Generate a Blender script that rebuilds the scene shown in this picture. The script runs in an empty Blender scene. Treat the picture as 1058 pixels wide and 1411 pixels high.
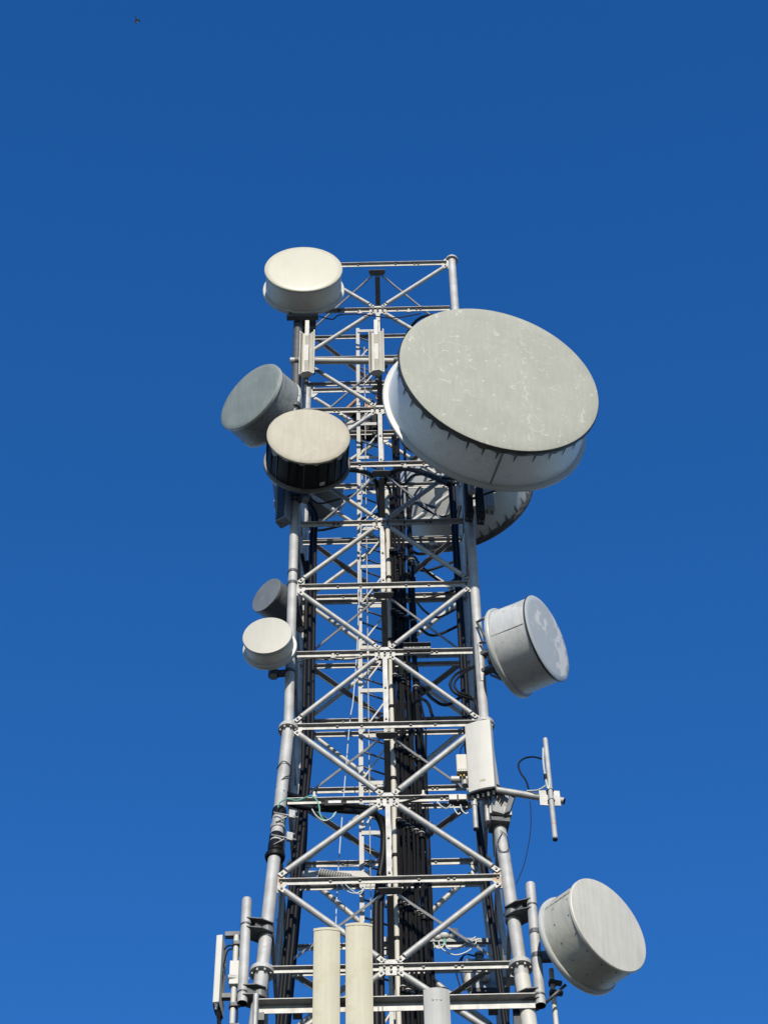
import bpy, bmesh, math, random
from mathutils import Vector, Matrix
V = Vector
random.seed(7)
sc = bpy.context.scene
COL = sc.collection
rad = math.radians

# ------------------------------------------------------------------ camera
CZ = 1.6                                            # eye height above the yard
CAM = V((0.0284, -20.408, CZ))
RT = V((0.99976807, 0.01703486, -0.01317629))
UP = V((0.02153604, -0.79080967, 0.61168315))
FW = V((0.0, 0.61182505, 0.79099312))
FPX = 3142.4                                        # focal length in pixels of the 1058 x 1411 photograph
cd = bpy.data.cameras.new('camera')
cam = bpy.data.objects.new('camera', cd)
COL.objects.link(cam)
cd.sensor_fit = 'VERTICAL'; cd.sensor_height = 36.0; cd.sensor_width = 27.0
cd.lens = FPX / 1411 * 36.0
cd.clip_start = 0.5; cd.clip_end = 6000
cam.matrix_world = Matrix(((RT.x, UP.x, -FW.x, CAM.x), (RT.y, UP.y, -FW.y, CAM.y), (RT.z, UP.z, -FW.z, CAM.z), (0, 0, 0, 1)))
sc.camera = cam

# ------------------------------------------------------------------ light
SUN_EL, SUN_AZ = 25.0, 1.3                          # azimuth measured from the camera side (-y) towards +x
w = bpy.data.worlds.new('World'); sc.world = w; w.use_nodes = True
nt = w.node_tree; nt.nodes.clear()
sky = nt.nodes.new('ShaderNodeTexSky'); sky.sky_type = 'NISHITA'; sky.sun_disc = False
sky.sun_elevation = rad(SUN_EL); sky.sun_rotation = rad(180 - SUN_AZ)
sky.altitude = 300; sky.air_density = 1.0; sky.dust_density = 0.0; sky.ozone_density = 3.0
hs = nt.nodes.new('ShaderNodeHueSaturation'); hs.inputs['Saturation'].default_value = 1.315; hs.inputs['Hue'].default_value = 0.511
bg = nt.nodes.new('ShaderNodeBackground'); bg.inputs['Strength'].default_value = 0.15
wo = nt.nodes.new('ShaderNodeOutputWorld')
nt.links.new(sky.outputs[0], hs.inputs['Color']); nt.links.new(hs.outputs[0], bg.inputs[0]); nt.links.new(bg.outputs[0], wo.inputs[0])
sd = bpy.data.lights.new('sun', 'SUN'); sd.energy = 4.7; sd.angle = rad(0.5); sd.color = (1.0, 0.93, 0.81)
so = bpy.data.objects.new('sun', sd); COL.objects.link(so)
SUN = V((math.sin(rad(SUN_AZ)) * math.cos(rad(SUN_EL)), -math.cos(rad(SUN_AZ)) * math.cos(rad(SUN_EL)), math.sin(rad(SUN_EL))))
so.rotation_euler = SUN.to_track_quat('Z', 'Y').to_euler()
so.location = (0, -40, 60)
sc.view_settings.view_transform = 'Standard'; sc.view_settings.look = 'None'
sc.view_settings.exposure = 0.4; sc.view_settings.gamma = 1.0; sc.view_settings.use_curve_mapping = False

# ------------------------------------------------------------------ helpers
def at(x, y, Y):
    """world point where the ray through photo pixel (x, y) meets the plane at depth Y"""
    d = FW + RT * ((x - 529) / FPX) - UP * ((y - 705.5) / FPX)
    return CAM + d * ((Y - CAM.y) / d.y)

ALB = 0.54                                          # darkens every base colour so shade stays deep under the strong sun
def mat(name, col, rough=0.5, metal=0.0, var=0.0, vscale=6.0, dark=None, bump=0.0, bscale=40.0, streak=0.0, coat=0.0, spec=0.5):
    col = tuple(c * ALB for c in col)
    m = bpy.data.materials.new(name); m.use_nodes = True
    t = m.node_tree; b = t.nodes['Principled BSDF']
    b.inputs['Roughness'].default_value = rough; b.inputs['Metallic'].default_value = metal
    b.inputs['Base Color'].default_value = (*col, 1)
    b.inputs['Coat Weight'].default_value = coat; b.inputs['Specular IOR Level'].default_value = spec
    tc = t.nodes.new('ShaderNodeTexCoord')
    last = None
    if var > 0:
        n = t.nodes.new('ShaderNodeTexNoise'); n.inputs['Scale'].default_value = vscale; n.inputs['Detail'].default_value = 5
        t.links.new(tc.outputs['Object'], n.inputs['Vector'])
        r = t.nodes.new('ShaderNodeValToRGB')
        d = dark or tuple(c * (1 - var) for c in col)
        l = tuple(min(0.85, c * (1 + var * 0.6)) for c in col)
        r.color_ramp.elements[0].position = 0.3; r.color_ramp.elements[0].color = (*d, 1)
        r.color_ramp.elements[1].position = 0.7; r.color_ramp.elements[1].color = (*l, 1)
        t.links.new(n.outputs['Fac'], r.inputs['Fac']); last = r.outputs['Color']
    if streak > 0:
        mp = t.nodes.new('ShaderNodeMapping'); mp.inputs['Scale'].default_value = (22, 22, 0.9)
        t.links.new(tc.outputs['Object'], mp.inputs['Vector'])
        n2 = t.nodes.new('ShaderNodeTexNoise'); n2.inputs['Scale'].default_value = 1.0; n2.inputs['Detail'].default_value = 4
        t.links.new(mp.outputs[0], n2.inputs['Vector'])
        r2 = t.nodes.new('ShaderNodeValToRGB')
        r2.color_ramp.elements[0].position = 0.35; r2.color_ramp.elements[0].color = (1 - streak,) * 3 + (1,)
        r2.color_ramp.elements[1].position = 0.6; r2.color_ramp.elements[1].color = (1, 1, 1, 1)
        t.links.new(n2.outputs['Fac'], r2.inputs['Fac'])
        mx = t.nodes.new('ShaderNodeMix'); mx.data_type = 'RGBA'; mx.blend_type = 'MULTIPLY'; mx.inputs[0].default_value = 1.0
        if last: t.links.new(last, mx.inputs[6])
        else: mx.inputs[6].default_value = (*col, 1)
        t.links.new(r2.outputs['Color'], mx.inputs[7]); last = mx.outputs[2]
    if last: t.links.new(last, b.inputs['Base Color'])
    if bump > 0:
        n3 = t.nodes.new('ShaderNodeTexNoise'); n3.inputs['Scale'].default_value = bscale; n3.inputs['Detail'].default_value = 3
        t.links.new(tc.outputs['Object'], n3.inputs['Vector'])
        bp = t.nodes.new('ShaderNodeBump'); bp.inputs['Strength'].default_value = bump; bp.inputs['Distance'].default_value = 0.01
        t.links.new(n3.outputs['Fac'], bp.inputs['Height']); t.links.new(bp.outputs[0], b.inputs['Normal'])
    return m

def overlay(m, kind, color, **k):
    """wear with a shape of its own on top of a material: scratches or peeled patches"""
    t = m.node_tree; b = t.nodes['Principled BSDF']
    src = b.inputs['Base Color'].links[0].from_socket if b.inputs['Base Color'].links else None
    tc = t.nodes.new('ShaderNodeTexCoord')
    def noise(s, det=3, off=(0, 0, 0)):
        mp = t.nodes.new('ShaderNodeMapping'); mp.inputs['Location'].default_value = off
        t.links.new(tc.outputs['Object'], mp.inputs['Vector'])
        n = t.nodes.new('ShaderNodeTexNoise'); n.inputs['Scale'].default_value = s; n.inputs['Detail'].default_value = det
        t.links.new(mp.outputs[0], n.inputs['Vector']); return n
    def ramp(sock, a, c):
        r = t.nodes.new('ShaderNodeMapRange'); r.inputs[1].default_value = a; r.inputs[2].default_value = c
        t.links.new(sock, r.inputs[0]); return r.outputs[0]
    def mul(a, c):
        q = t.nodes.new('ShaderNodeMath'); q.operation = 'MULTIPLY'
        t.links.new(a, q.inputs[0])
        if isinstance(c, float): q.inputs[1].default_value = c
        else: t.links.new(c, q.inputs[1])
        return q.outputs[0]
    if kind == 'scratch':
        wn = noise(k.get('warp', 2.5), 2)
        ad = t.nodes.new('ShaderNodeMix'); ad.data_type = 'RGBA'; ad.blend_type = 'LINEAR_LIGHT'; ad.inputs[0].default_value = k.get('wamt', 0.18)
        t.links.new(tc.outputs['Object'], ad.inputs[6]); t.links.new(wn.outputs['Color'], ad.inputs[7])
        vo = t.nodes.new('ShaderNodeTexVoronoi'); vo.feature = 'DISTANCE_TO_EDGE'; vo.inputs['Scale'].default_value = k['scale']
        t.links.new(ad.outputs[2], vo.inputs['Vector'])
        f = ramp(vo.outputs['Distance'], k.get('width', 0.02), 0.0)
        f = mul(f, ramp(noise(k.get('mscale', 5), 3, (3, 7, 1)).outputs['Fac'], k.get('lo', 0.52), k.get('lo', 0.52) + 0.08))
        f = mul(f, ramp(noise(1.6, 2, (9, 2, 4)).outputs['Fac'], 0.30, 0.48))
    else:
        f = ramp(noise(k['scale'], k.get('detail', 2), k.get('off', (0, 0, 0))).outputs['Fac'], k['lo'], k['lo'] + 0.012)
        if 'band' in k:
            sx_ = t.nodes.new('ShaderNodeSeparateXYZ'); t.links.new(tc.outputs['Object'], sx_.inputs[0])
            df = t.nodes.new('ShaderNodeMath'); df.operation = 'SUBTRACT'; df.inputs[1].default_value = k['band']; t.links.new(sx_.outputs['X'], df.inputs[0])
            ab = t.nodes.new('ShaderNodeMath'); ab.operation = 'ABSOLUTE'; t.links.new(df.outputs[0], ab.inputs[0])
            f = mul(f, ramp(ab.outputs[0], *k.get('bw', (0.07, 0.02))))
        if 'mask' in k:
            f = mul(f, ramp(noise(k['mask'], 1, (5, 1, 8)).outputs['Fac'], 0.45, 0.55))
    f = mul(f, k.get('amount', 1.0))
    mx = t.nodes.new('ShaderNodeMix'); mx.data_type = 'RGBA'
    t.links.new(f, mx.inputs[0])
    if src: t.links.new(src, mx.inputs[6])
    else: mx.inputs[6].default_value = b.inputs['Base Color'].default_value
    mx.inputs[7].default_value = (*[c * ALB for c in color], 1)
    t.links.new(mx.outputs[2], b.inputs['Base Color'])
    return m

M = {}
M['steel'] = mat('galvanised_steel', (0.60, 0.59, 0.555), 0.60, 0.42, 0.20, 9, bump=0.08, bscale=60, streak=0.10)
M['steel_leg'] = overlay(mat('galvanised_leg', (0.66, 0.65, 0.62), 0.66, 0.25, 0.18, 5, bump=0.08, bscale=50, streak=0.14), 'patch', (0.42, 0.33, 0.22), scale=9, lo=0.72, amount=0.5)
M['steel_dull'] = mat('weathered_and_shaded_steel', (0.26, 0.265, 0.265), 0.55, 0.5, 0.2, 8, bump=0.1, bscale=50, streak=0.15)  # dull steel; on plan ties and plates the dark tone is painted underside shade
M['bracket'] = mat('dark_bracket_steel', (0.13, 0.135, 0.14), 0.55, 0.3, 0.25, 12)
M['rusty'] = overlay(mat('rust_stained_plate', (0.60, 0.57, 0.50), 0.6, 0.1, 0.12, 10), 'patch', (0.46, 0.27, 0.11), scale=12, lo=0.5, amount=0.75)
M['bolt'] = mat('bolt_steel', (0.12, 0.12, 0.12), 0.5, 0.5)
M['rubber'] = mat('black_cable_jacket', (0.010, 0.010, 0.011), 0.5, 0, 0.3, 20, spec=0.16)
M['clampcap'] = mat('hanger_cap', (0.55, 0.54, 0.50), 0.5)
M['white'] = mat('white_fibreglass', (0.76, 0.73, 0.64), 0.55, 0, 0.05, 4, streak=0.06)
M['whitegrey'] = mat('pale_grey_fibreglass', (0.56, 0.55, 0.51), 0.6, 0, 0.07, 5, streak=0.12)
M['cream'] = overlay(mat('cream_fibreglass', (0.64, 0.59, 0.42), 0.6, 0, 0.05, 3, streak=0.10), 'patch', (0.56, 0.49, 0.31), scale=5, lo=0.58, amount=0.4)
M['rail'] = mat('painted_rail', (0.56, 0.55, 0.50), 0.5, 0, 0.08, 9)
M['mintwire'] = mat('green_earth_sleeve', (0.16, 0.50, 0.36), 0.45)
M['whitewire'] = mat('pale_cable_jacket', (0.62, 0.68, 0.66), 0.45)
M['rope'] = mat('blue_white_rope', (0.60, 0.68, 0.78), 0.7)
M['boxgrey'] = mat('blue_grey_box_paint', (0.34, 0.38, 0.41), 0.5, 0, 0.08, 5)
M['boxdark'] = mat('dark_box_and_shade_paint', (0.05, 0.055, 0.065), 0.5, 0, 0.15, 8, spec=0.25)  # dark boxes; also painted shade on the left panel's cover
M['red'] = mat('red_mark_paint', (0.62, 0.26, 0.22), 0.6)
M['sticker'] = mat('faded_sticker', (0.85, 0.85, 0.8), 0.6, 0, 0.3, 30)
M['tan'] = mat('tan_sticker', (0.60, 0.52, 0.36), 0.6, 0, 0.1, 30)
M['brass'] = mat('brass_connector', (0.45, 0.33, 0.12), 0.4, 0.7)
M['dot'] = mat('perforation_dark', (0.16, 0.13, 0.11), 0.7)
# dishes
M['face_cream'] = mat('cream_radome_paint', (0.74, 0.70, 0.545), 0.45, 0, 0.025, 3, streak=0.03)
M['face_pale'] = mat('pale_radome_paint', (0.57, 0.55, 0.46), 0.5, 0, 0.03, 5, streak=0.04)
M['face_tan'] = overlay(mat('beige_radome_cloth', (0.63, 0.575, 0.45), 0.7, 0, 0.05, 4, bump=0.15, bscale=12, streak=0.08), 'scratch', (0.80, 0.77, 0.66), scale=2.5, width=0.02, lo=0.5, amount=0.5)
M['face_big'] = mat('grey_radome_cloth', (0.51, 0.51, 0.425), 0.75, 0, 0.05, 2.2, bump=0.08, bscale=25, streak=0.07)
overlay(M['face_big'], 'scratch', (0.78, 0.76, 0.64), scale=2.8, width=0.026, lo=0.545, mscale=7, amount=0.8)
overlay(M['face_big'], 'scratch', (0.82, 0.80, 0.68), scale=6, width=0.04, lo=0.585, mscale=9, amount=0.8, warp=5)
overlay(M['face_big'], 'patch', (0.74, 0.72, 0.62), scale=11, lo=0.68, amount=0.7, detail=4)
overlay(M['face_big'], 'patch', (0.76, 0.74, 0.64), scale=19, lo=0.56, amount=0.4, detail=5, band=0.66)
overlay(M['face_big'], 'patch', (0.40, 0.40, 0.33), scale=1.3, lo=0.54, amount=0.25, detail=6)
M['face_green'] = overlay(mat('grey_green_radome', (0.30, 0.345, 0.31), 0.5, 0, 0.10, 3, streak=0.12), 'scratch', (0.42, 0.47, 0.44), scale=3, width=0.05, lo=0.5, amount=0.5)
M['face_slate'] = overlay(mat('slate_radome', (0.22, 0.24, 0.255), 0.55, 0, 0.12, 8, streak=0.06), 'scratch', (0.28, 0.30, 0.32), scale=7, width=0.05, lo=0.5, amount=0.6)
M['face_blue'] = overlay(mat('blue_white_radome', (0.60, 0.64, 0.64), 0.45, 0, 0.03, 4), 'patch', (0.90, 0.89, 0.84), scale=7.5, lo=0.545, mask=2.6, off=(2.3, 0.4, 1.1), detail=4)
overlay(M['face_blue'], 'patch', (0.90, 0.89, 0.84), scale=8, lo=0.47, band=0.80, bw=(0.13, 0.08), detail=4)
M['face_grey'] = overlay(mat('worn_grey_radome', (0.80, 0.765, 0.66), 0.5, 0, 0.06, 4, streak=0.10), 'scratch', (0.82, 0.82, 0.78), scale=3.5, width=0.06, lo=0.5, amount=0.5)
M['drum_cream'] = mat('cream_drum_paint', (1.0, 0.98, 0.86), 0.5, 0, 0.05, 5, streak=0.08)
M['drum_big'] = overlay(mat('pale_blue_grey_drum_paint', (1.25, 1.32, 1.30), 0.5, 0, 0.05, 2, streak=0.08), 'patch', (0.90, 0.94, 0.94), scale=3.2, lo=0.62, amount=0.3, detail=5)
M['drum_black'] = mat('black_drum_cover', (0.018, 0.019, 0.021), 0.55, 0, 0.5, 5, spec=0.2, bump=0.5, bscale=9)
M['drum_grey'] = mat('grey_drum_paint', (0.36, 0.385, 0.37), 0.55, 0, 0.14, 4, streak=0.32, bump=0.12, bscale=5)
M['drum_slate'] = mat('slate_drum_paint', (0.16, 0.175, 0.19), 0.55, 0, 0.15, 10, streak=0.15)
M['drum_white'] = overlay(mat('chalky_white_drum_paint', (0.76, 0.76, 0.73), 0.5, 0, 0.08, 4, streak=0.12, bump=0.2, bscale=6), 'patch', (0.48, 0.49, 0.48), scale=3.5, lo=0.60, amount=0.5, detail=3)
M['drum_warm'] = mat('warm_grey_drum_paint', (0.66, 0.645, 0.555), 0.5, 0, 0.10, 4, streak=0.16, bump=0.14, bscale=5)
M['rim'] = mat('pale_rim_paint', (0.66, 0.67, 0.63), 0.45, 0, 0.06, 8)
M['rim_dark'] = mat('dark_edge_band', (0.035, 0.036, 0.037), 0.55, 0, 0.2, 10)
M['skirt'] = mat('wrinkled_black_skirt', (0.075, 0.075, 0.07), 0.6, 0, 0.5, 7, bump=0.6, bscale=18)
M['rim_brown'] = mat('grimy_rim_paint', (0.19, 0.185, 0.17), 0.55, 0, 0.3, 6)
M['drum_mid'] = mat('mid_grey_drum_paint', (0.70, 0.72, 0.70), 0.5, 0, 0.06, 3, streak=0.08)
M['reflector'] = mat('white_reflector_paint', (0.68, 0.69, 0.66), 0.5, 0, 0.05, 3, streak=0.05)

class MB:
    def __init__(s): s.v = []; s.f = []; s.sm = []; s.mi = []; s.cur = 0
    def add(s, vs, fs, smooth=False):
        o = len(s.v); s.v += [V(p) for p in vs]
        for f in fs: s.f.append([i + o for i in f]); s.sm.append(smooth); s.mi.append(s.cur)
        return s
    def sweep(s, prof, p0, p1, a, b):
        p0, p1, a, b = V(p0), V(p1), V(a), V(b); n = len(prof)
        vs = [p0 + a * x + b * y for x, y in prof] + [p1 + a * x + b * y for x, y in prof]
        fs = [[i, (i + 1) % n, n + (i + 1) % n, n + i] for i in range(n)] + [list(range(n))[::-1], list(range(n, 2 * n))]
        return s.add(vs, fs)
    def box(s, c, ax, ay, az):
        """box by centre and three half-extent vectors"""
        c = V(c); ax, ay, az = V(ax), V(ay), V(az)
        vs = [c + ax * i + ay * j + az * k for i in (-1, 1) for j in (-1, 1) for k in (-1, 1)]
        return s.add(vs, [[0, 1, 3, 2], [4, 6, 7, 5], [0, 4, 5, 1], [2, 3, 7, 6], [0, 2, 6, 4], [1, 5, 7, 3]])
    def abox(s, c, hx, hy, hz, rz=0.0):
        return s.box(c, (math.cos(rz) * hx, math.sin(rz) * hx, 0), (-math.sin(rz) * hy, math.cos(rz) * hy, 0), (0, 0, hz))
    def bevbox(s, c, ax, ay, az, r):
        """box with corner edges rounded along the az direction"""
        c = V(c); ax, ay, az = V(ax), V(ay), V(az); lx, ly = ax.length, ay.length; ux, uy = ax / lx, ay / ly
        prof = []
        for (sx, sy, a0) in ((1, 1, 0), (-1, 1, 90), (-1, -1, 180), (1, -1, 270)):
            for q in range(4):
                a = rad(a0 + q * 30); prof.append((sx * (lx - r) + r * math.cos(a), sy * (ly - r) + r * math.sin(a)))
        return s.sweep(prof, c - az, c + az, ux, uy)
    def tube(s, p0, p1, r, n=12, r1=None, caps=True):
        p0, p1 = V(p0), V(p1); d = (p1 - p0).normalized(); r1 = r if r1 is None else r1
        a = d.orthogonal().normalized(); b = d.cross(a)
        vs = []
        for i in range(n):
            t = 2 * math.pi * i / n; q = a * math.cos(t) + b * math.sin(t)
            vs += [p0 + q * r, p1 + q * r1]
        s.add(vs, [[2 * i, 2 * ((i + 1) % n), 2 * ((i + 1) % n) + 1, 2 * i + 1] for i in range(n)], True)
        if caps: s.add([vs[2 * i] for i in range(n)], [list(range(n))[::-1]]); s.add([vs[2 * i + 1] for i in range(n)], [list(range(n))])
        return s
    def path(s, pts, r, n=8, sub=6):
        """round cable through points (Catmull-Rom)"""
        pts = [V(p) for p in pts]; out = []
        if len(pts) == 2: out = pts
        else:
            e = [pts[0] * 2 - pts[1]] + pts + [pts[-1] * 2 - pts[-2]]
            for i in range(1, len(e) - 2):
                a, b, c, d = e[i - 1:i + 3]
                for k in range(sub):
                    t = k / sub
                    out.append(0.5 * ((2 * b) + (c - a) * t + (2 * a - 5 * b + 4 * c - d) * t * t + (3 * b - a - 3 * c + d) * t ** 3))
            out.append(pts[-1])
        up = None; vs = []
        for i, p in enumerate(out):
            d = (out[min(i + 1, len(out) - 1)] - out[max(i - 1, 0)]).normalized()
            if up is None: up = d.orthogonal().normalized()
            up = (up - d * up.dot(d)).normalized(); b = d.cross(up)
            vs += [p + (up * math.cos(2 * math.pi * j / n) + b * math.sin(2 * math.pi * j / n)) * r for j in range(n)]
        m = len(out)
        fs = [[i * n + j, i * n + (j + 1) % n, (i + 1) * n + (j + 1) % n, (i + 1) * n + j] for i in range(m - 1) for j in range(n)]
        s.add(vs, fs, True)
        s.add(vs[:n], [list(range(n))[::-1]]); s.add(vs[-n:], [list(range(n))]); return s
    def lathe(s, o, ax, prof, n=64, close0=False, close1=False, smooth=True, e=None):
        """revolve (t, r) profile about axis ax from o"""
        o, ax = V(o), V(ax).normalized(); e1 = V(e) if e else (ax.cross(V((0, 0, 1))) if abs(ax.z) < 0.999 else V((1, 0, 0))).normalized(); e1 = (e1 - ax * e1.dot(ax)).normalized(); e2 = e1.cross(ax)
        for q in range(len(prof) - 1):
            (t0, r0), (t1, r1) = prof[q], prof[q + 1]
            vs = []
            for i in range(n):
                a = 2 * math.pi * i / n; d = e1 * math.cos(a) + e2 * math.sin(a)
                vs += [o + ax * t0 + d * r0, o + ax * t1 + d * r1]
            s.add(vs, [[2 * i, 2 * i + 1, 2 * ((i + 1) % n) + 1, 2 * ((i + 1) % n)] for i in range(n)], smooth)
        for c, (t, r) in ((close0, prof[0]), (close1, prof[-1])):
            if c: s.add([o + ax * t + (e1 * math.cos(2 * math.pi * i / n) + e2 * math.sin(2 * math.pi * i / n)) * r for i in range(n)], [list(range(n))])
        return s
    def bolt(s, p, nrm, r=0.016, h=0.014):
        s.cur = 1; s.lathe(p, nrm, [(0, r), (h, r)], 6, False, True, False, e=V(nrm).orthogonal().normalized()); s.cur = 0; return s
    def ring(s, c, ax, R, r, n=40, m=8):
        ax = V(ax).normalized(); e1 = ax.orthogonal().normalized(); e2 = ax.cross(e1); c = V(c); vs = []
        for i in range(n):
            a = 2 * math.pi * i / n; d = e1 * math.cos(a) + e2 * math.sin(a)
            for j in range(m):
                t = 2 * math.pi * j / m; vs.append(c + d * (R + r * math.cos(t)) + ax * (r * math.sin(t)))
        return s.add(vs, [[i * m + j, ((i + 1) % n) * m + j, ((i + 1) % n) * m + (j + 1) % m, i * m + (j + 1) % m] for i in range(n) for j in range(m)], True)
    def sphere(s, c, rx, ry, rz, n=16, m=10):
        c = V(c); vs = [c + V((0, 0, -rz))]
        for j in range(1, m):
            t = math.pi * j / m - math.pi / 2
            vs += [c + V((rx * math.cos(t) * math.cos(2 * math.pi * i / n), ry * math.cos(t) * math.sin(2 * math.pi * i / n), rz * math.sin(t))) for i in range(n)]
        vs.append(c + V((0, 0, rz))); L = len(vs) - 1
        fs = [[0, 1 + (i + 1) % n, 1 + i] for i in range(n)]
        for j in range(m - 2): fs += [[1 + j * n + i, 1 + j * n + (i + 1) % n, 1 + (j + 1) * n + (i + 1) % n, 1 + (j + 1) * n + i] for i in range(n)]
        fs += [[L, 1 + (m - 2) * n + i, 1 + (m - 2) * n + (i + 1) % n] for i in range(n)]
        return s.add(vs, fs, True)
    def build(s, name, m, parent=None, origin=None):
        o0 = V(origin) if origin is not None else (V(parent['org']) if parent is not None else V((0, 0, 0)))
        me = bpy.data.meshes.new(name)
        me.from_pydata([tuple(p - o0) for p in s.v], [], s.f)
        me.polygons.foreach_set('use_smooth', s.sm)
        if len(s.mi) == len(s.f): me.polygons.foreach_set('material_index', s.mi)
        bm = bmesh.new(); bm.from_mesh(me); bmesh.ops.remove_doubles(bm, verts=bm.verts, dist=1e-6)
        bmesh.ops.recalc_face_normals(bm, faces=bm.faces)
        for e in bm.edges:
            if len(e.link_faces) == 2 and e.calc_face_angle(0) > rad(40): e.smooth = False
        bm.to_mesh(me); bm.free()
        me.materials.append(M[m] if isinstance(m, str) else m)
        if any(s.mi): me.materials.append(M['bolt'])
        o = bpy.data.objects.new(name, me); COL.objects.link(o)
        if parent is not None: o.parent = parent; o['org'] = tuple(parent['org'])
        else: o.location = o0; o['org'] = tuple(o0)
        return o

def thing(name, loc, label, cat, group=None):
    o = bpy.data.objects.new(name, None); COL.objects.link(o); o.location = loc; o['org'] = tuple(loc)
    o.empty_display_size = 0.2
    return tag(o, label, cat, group)
def tag(o, label, cat, group=None):
    o['label'] = label; o['category'] = cat
    if group: o['group'] = group
    return o

# ------------------------------------------------------------------ ground
g = MB(); NG = 24
for i in range(NG + 1):
    for j in range(NG + 1):
        u, q = (i / NG * 2 - 1), (j / NG * 2 - 1)
        g.v.append(V((math.copysign(abs(u) ** 2.2, u) * 2500, math.copysign(abs(q) ** 2.2, q) * 2500, 0)))
for i in range(NG):
    for j in range(NG):
        g.f.append([i * (NG + 1) + j, (i + 1) * (NG + 1) + j, (i + 1) * (NG + 1) + j + 1, i * (NG + 1) + j + 1]); g.sm.append(True)
M['gravel'] = mat('dark_gravel', (0.15, 0.145, 0.13), 0.95, 0, 0.25, 0.6, bump=0.6, bscale=30)
ground = g.build('ground', 'gravel'); ground['kind'] = 'structure'

# ------------------------------------------------------------------ the lattice tower
HS = 31.26 + CZ; B = 1.34306; KINK = 8; TAP = 0.0657
def half(i): return 1.2 + max(0.0, i - KINK) * TAP
def zrow(i): return HS - B * i
NV = [V((0, -1, 0)), V((1, 0, 0)), V((0, 1, 0)), V((-1, 0, 0))]
TV = [V((1, 0, 0)), V((0, 1, 0)), V((-1, 0, 0)), V((0, -1, 0))]
def fp(k, i, t, off=0.0):
    h = half(i); q = NV[k] * (h + off) + TV[k] * (t * h); return V((q.x, q.y, zrow(i)))
tower = thing('lattice_tower', (0, 0, 0), 'tall galvanised steel lattice tower that carries all the dishes and antennas', 'tower')
ROWS = 13; IG = HS / B
Z = V((0, 0, 1))
def leg_pt(sx, sy, i): h = half(i); return V((sx * h, sy * h, zrow(i)))
for sx in (-1, 1):
    for sy in (-1, 1):
        l = MB()
        l.tube(leg_pt(sx, sy, -0.1), leg_pt(sx, sy, 8), 0.062, 20)
        l.tube(leg_pt(sx, sy, 8), leg_pt(sx, sy, 11), 0.074, 20)
        l.tube(leg_pt(sx, sy, 11), leg_pt(sx, sy, IG), 0.080, 20)
        lo = l.build('leg', 'steel_leg', tower)
        for i, r in ((-0.1, 0.10), (8, 0.125), (11, 0.135), (14, 0.14)):
            p = leg_pt(sx, sy, i); f = MB(); d = (leg_pt(sx, sy, i + 0.1) - p).normalized()
            if i < 0: f.lathe(p, d, [(-0.012, 0.02), (-0.012, r), (0.022, r), (0.022, 0.06)], 28, True, False, False)
            else:
                f.lathe(p, d, [(-0.05, 0.08), (-0.03, r * 0.97), (-0.003, r)], 28)
                f.lathe(p, d, [(-0.003, r), (0.003, r * 0.99), (0.03, r * 0.99), (0.03, 0.06)], 28, False, False, False)
                for q in range(8):
                    a = rad(45 * q + 22); f.tube(p + V((math.cos(a), math.sin(a), 0)) * r * 0.80 - d * 0.06, p + V((math.cos(a), math.sin(a), 0)) * r * 0.80 + d * 0.06, 0.012, 6)
            f.build('flange', 'steel_leg', lo)

def horiz(mb, k, i, hb=0.066, wf=0.052):
    p0, p1 = fp(k, i, -1, 0.012), fp(k, i, 1, 0.012)
    ins = 0.085 / half(i); d = p1 - p0; p0 = p0 + d * (ins / 2); p1 = p1 - d * (ins / 2)
    N = NV[k] if k != 2 else -NV[k]
    prof = [(0, 0), (0, 1), (0.12, 1), (0.12, 0.12), (1, 0.12), (1, 0)]
    t = 0.009
    mb.sweep([(0, 0), (wf, 0), (wf, -t), (t, -t), (t, -hb), (0, -hb)], p0 + Z * hb / 2, p1 + Z * hb / 2, N, Z)
    for tt in (-0.55, -0.5, 0.5, 0.55, 0.25, -0.25):
        if abs(tt) in (0.5, 0.25) or random.random() < 0.4:
            q = fp(k, i, tt, 0.012); mb.bolt(q + N * t + Z * 0.004 , N, 0.017, 0.018)

def diag(mb, k, i, j, s, r=0.034, off=0.045):
    """tube from the mid-face node on row i to the leg on row j"""
    a, b = fp(k, i, 0.0, off), fp(k, j, s, off)
    d = (b - a); L = d.length; d = d / L
    a2, b2 = a + d * 0.11, b - d * 0.13
    mb.tube(a2 + d * 0.09, b2 - d * 0.10, r, 12)
    up = NV[k].cross(d).normalized()
    for p, q in ((a2, a2 + d * 0.14), (b2, b2 - d * 0.16)):
        mb.box((p + q) / 2, d * (q - p).length / 2, up * r * 0.82, NV[k] * 0.007)
        mb.bolt(p + (q - p) * 0.25 + NV[k] * 0.007, NV[k], 0.015, 0.014)

def gus_mid(mb, k, i):
    p = fp(k, i, 0, 0.030); T = TV[k]; N = NV[k]
    prof = [(-0.09, -0.11), (-0.13, -0.06), (-0.13, 0.06), (-0.09, 0.11), (0.09, 0.11), (0.13, 0.06), (0.13, -0.06), (0.09, -0.11)]
    mb.sweep(prof, p - N * 0.006, p + N * 0.006, T, Z)
    for x in (-0.075, 0, 0.075):
        for z in (-0.062, 0.0): mb.bolt(p + T * x + Z * z + N * 0.006, N, 0.015, 0.022)
    for x in (-0.08, 0.08): mb.bolt(p + T * x + Z * 0.075 + N * 0.006, N, 0.013, 0.014)

def gus_leg(mb, k, i, s):
    p = fp(k, i, s, 0.02); T = TV[k] * -s; N = NV[k]
    prof = [(0.03, -0.15), (0.03, 0.15), (0.10, 0.15), (0.17, 0.05), (0.17, -0.05), (0.10, -0.15)]
    mb.sweep(prof, p - N * 0.006, p + N * 0.006, T, Z)
    mb.bolt(p + T * 0.11 + N * 0.006, N, 0.014, 0.014)

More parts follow.
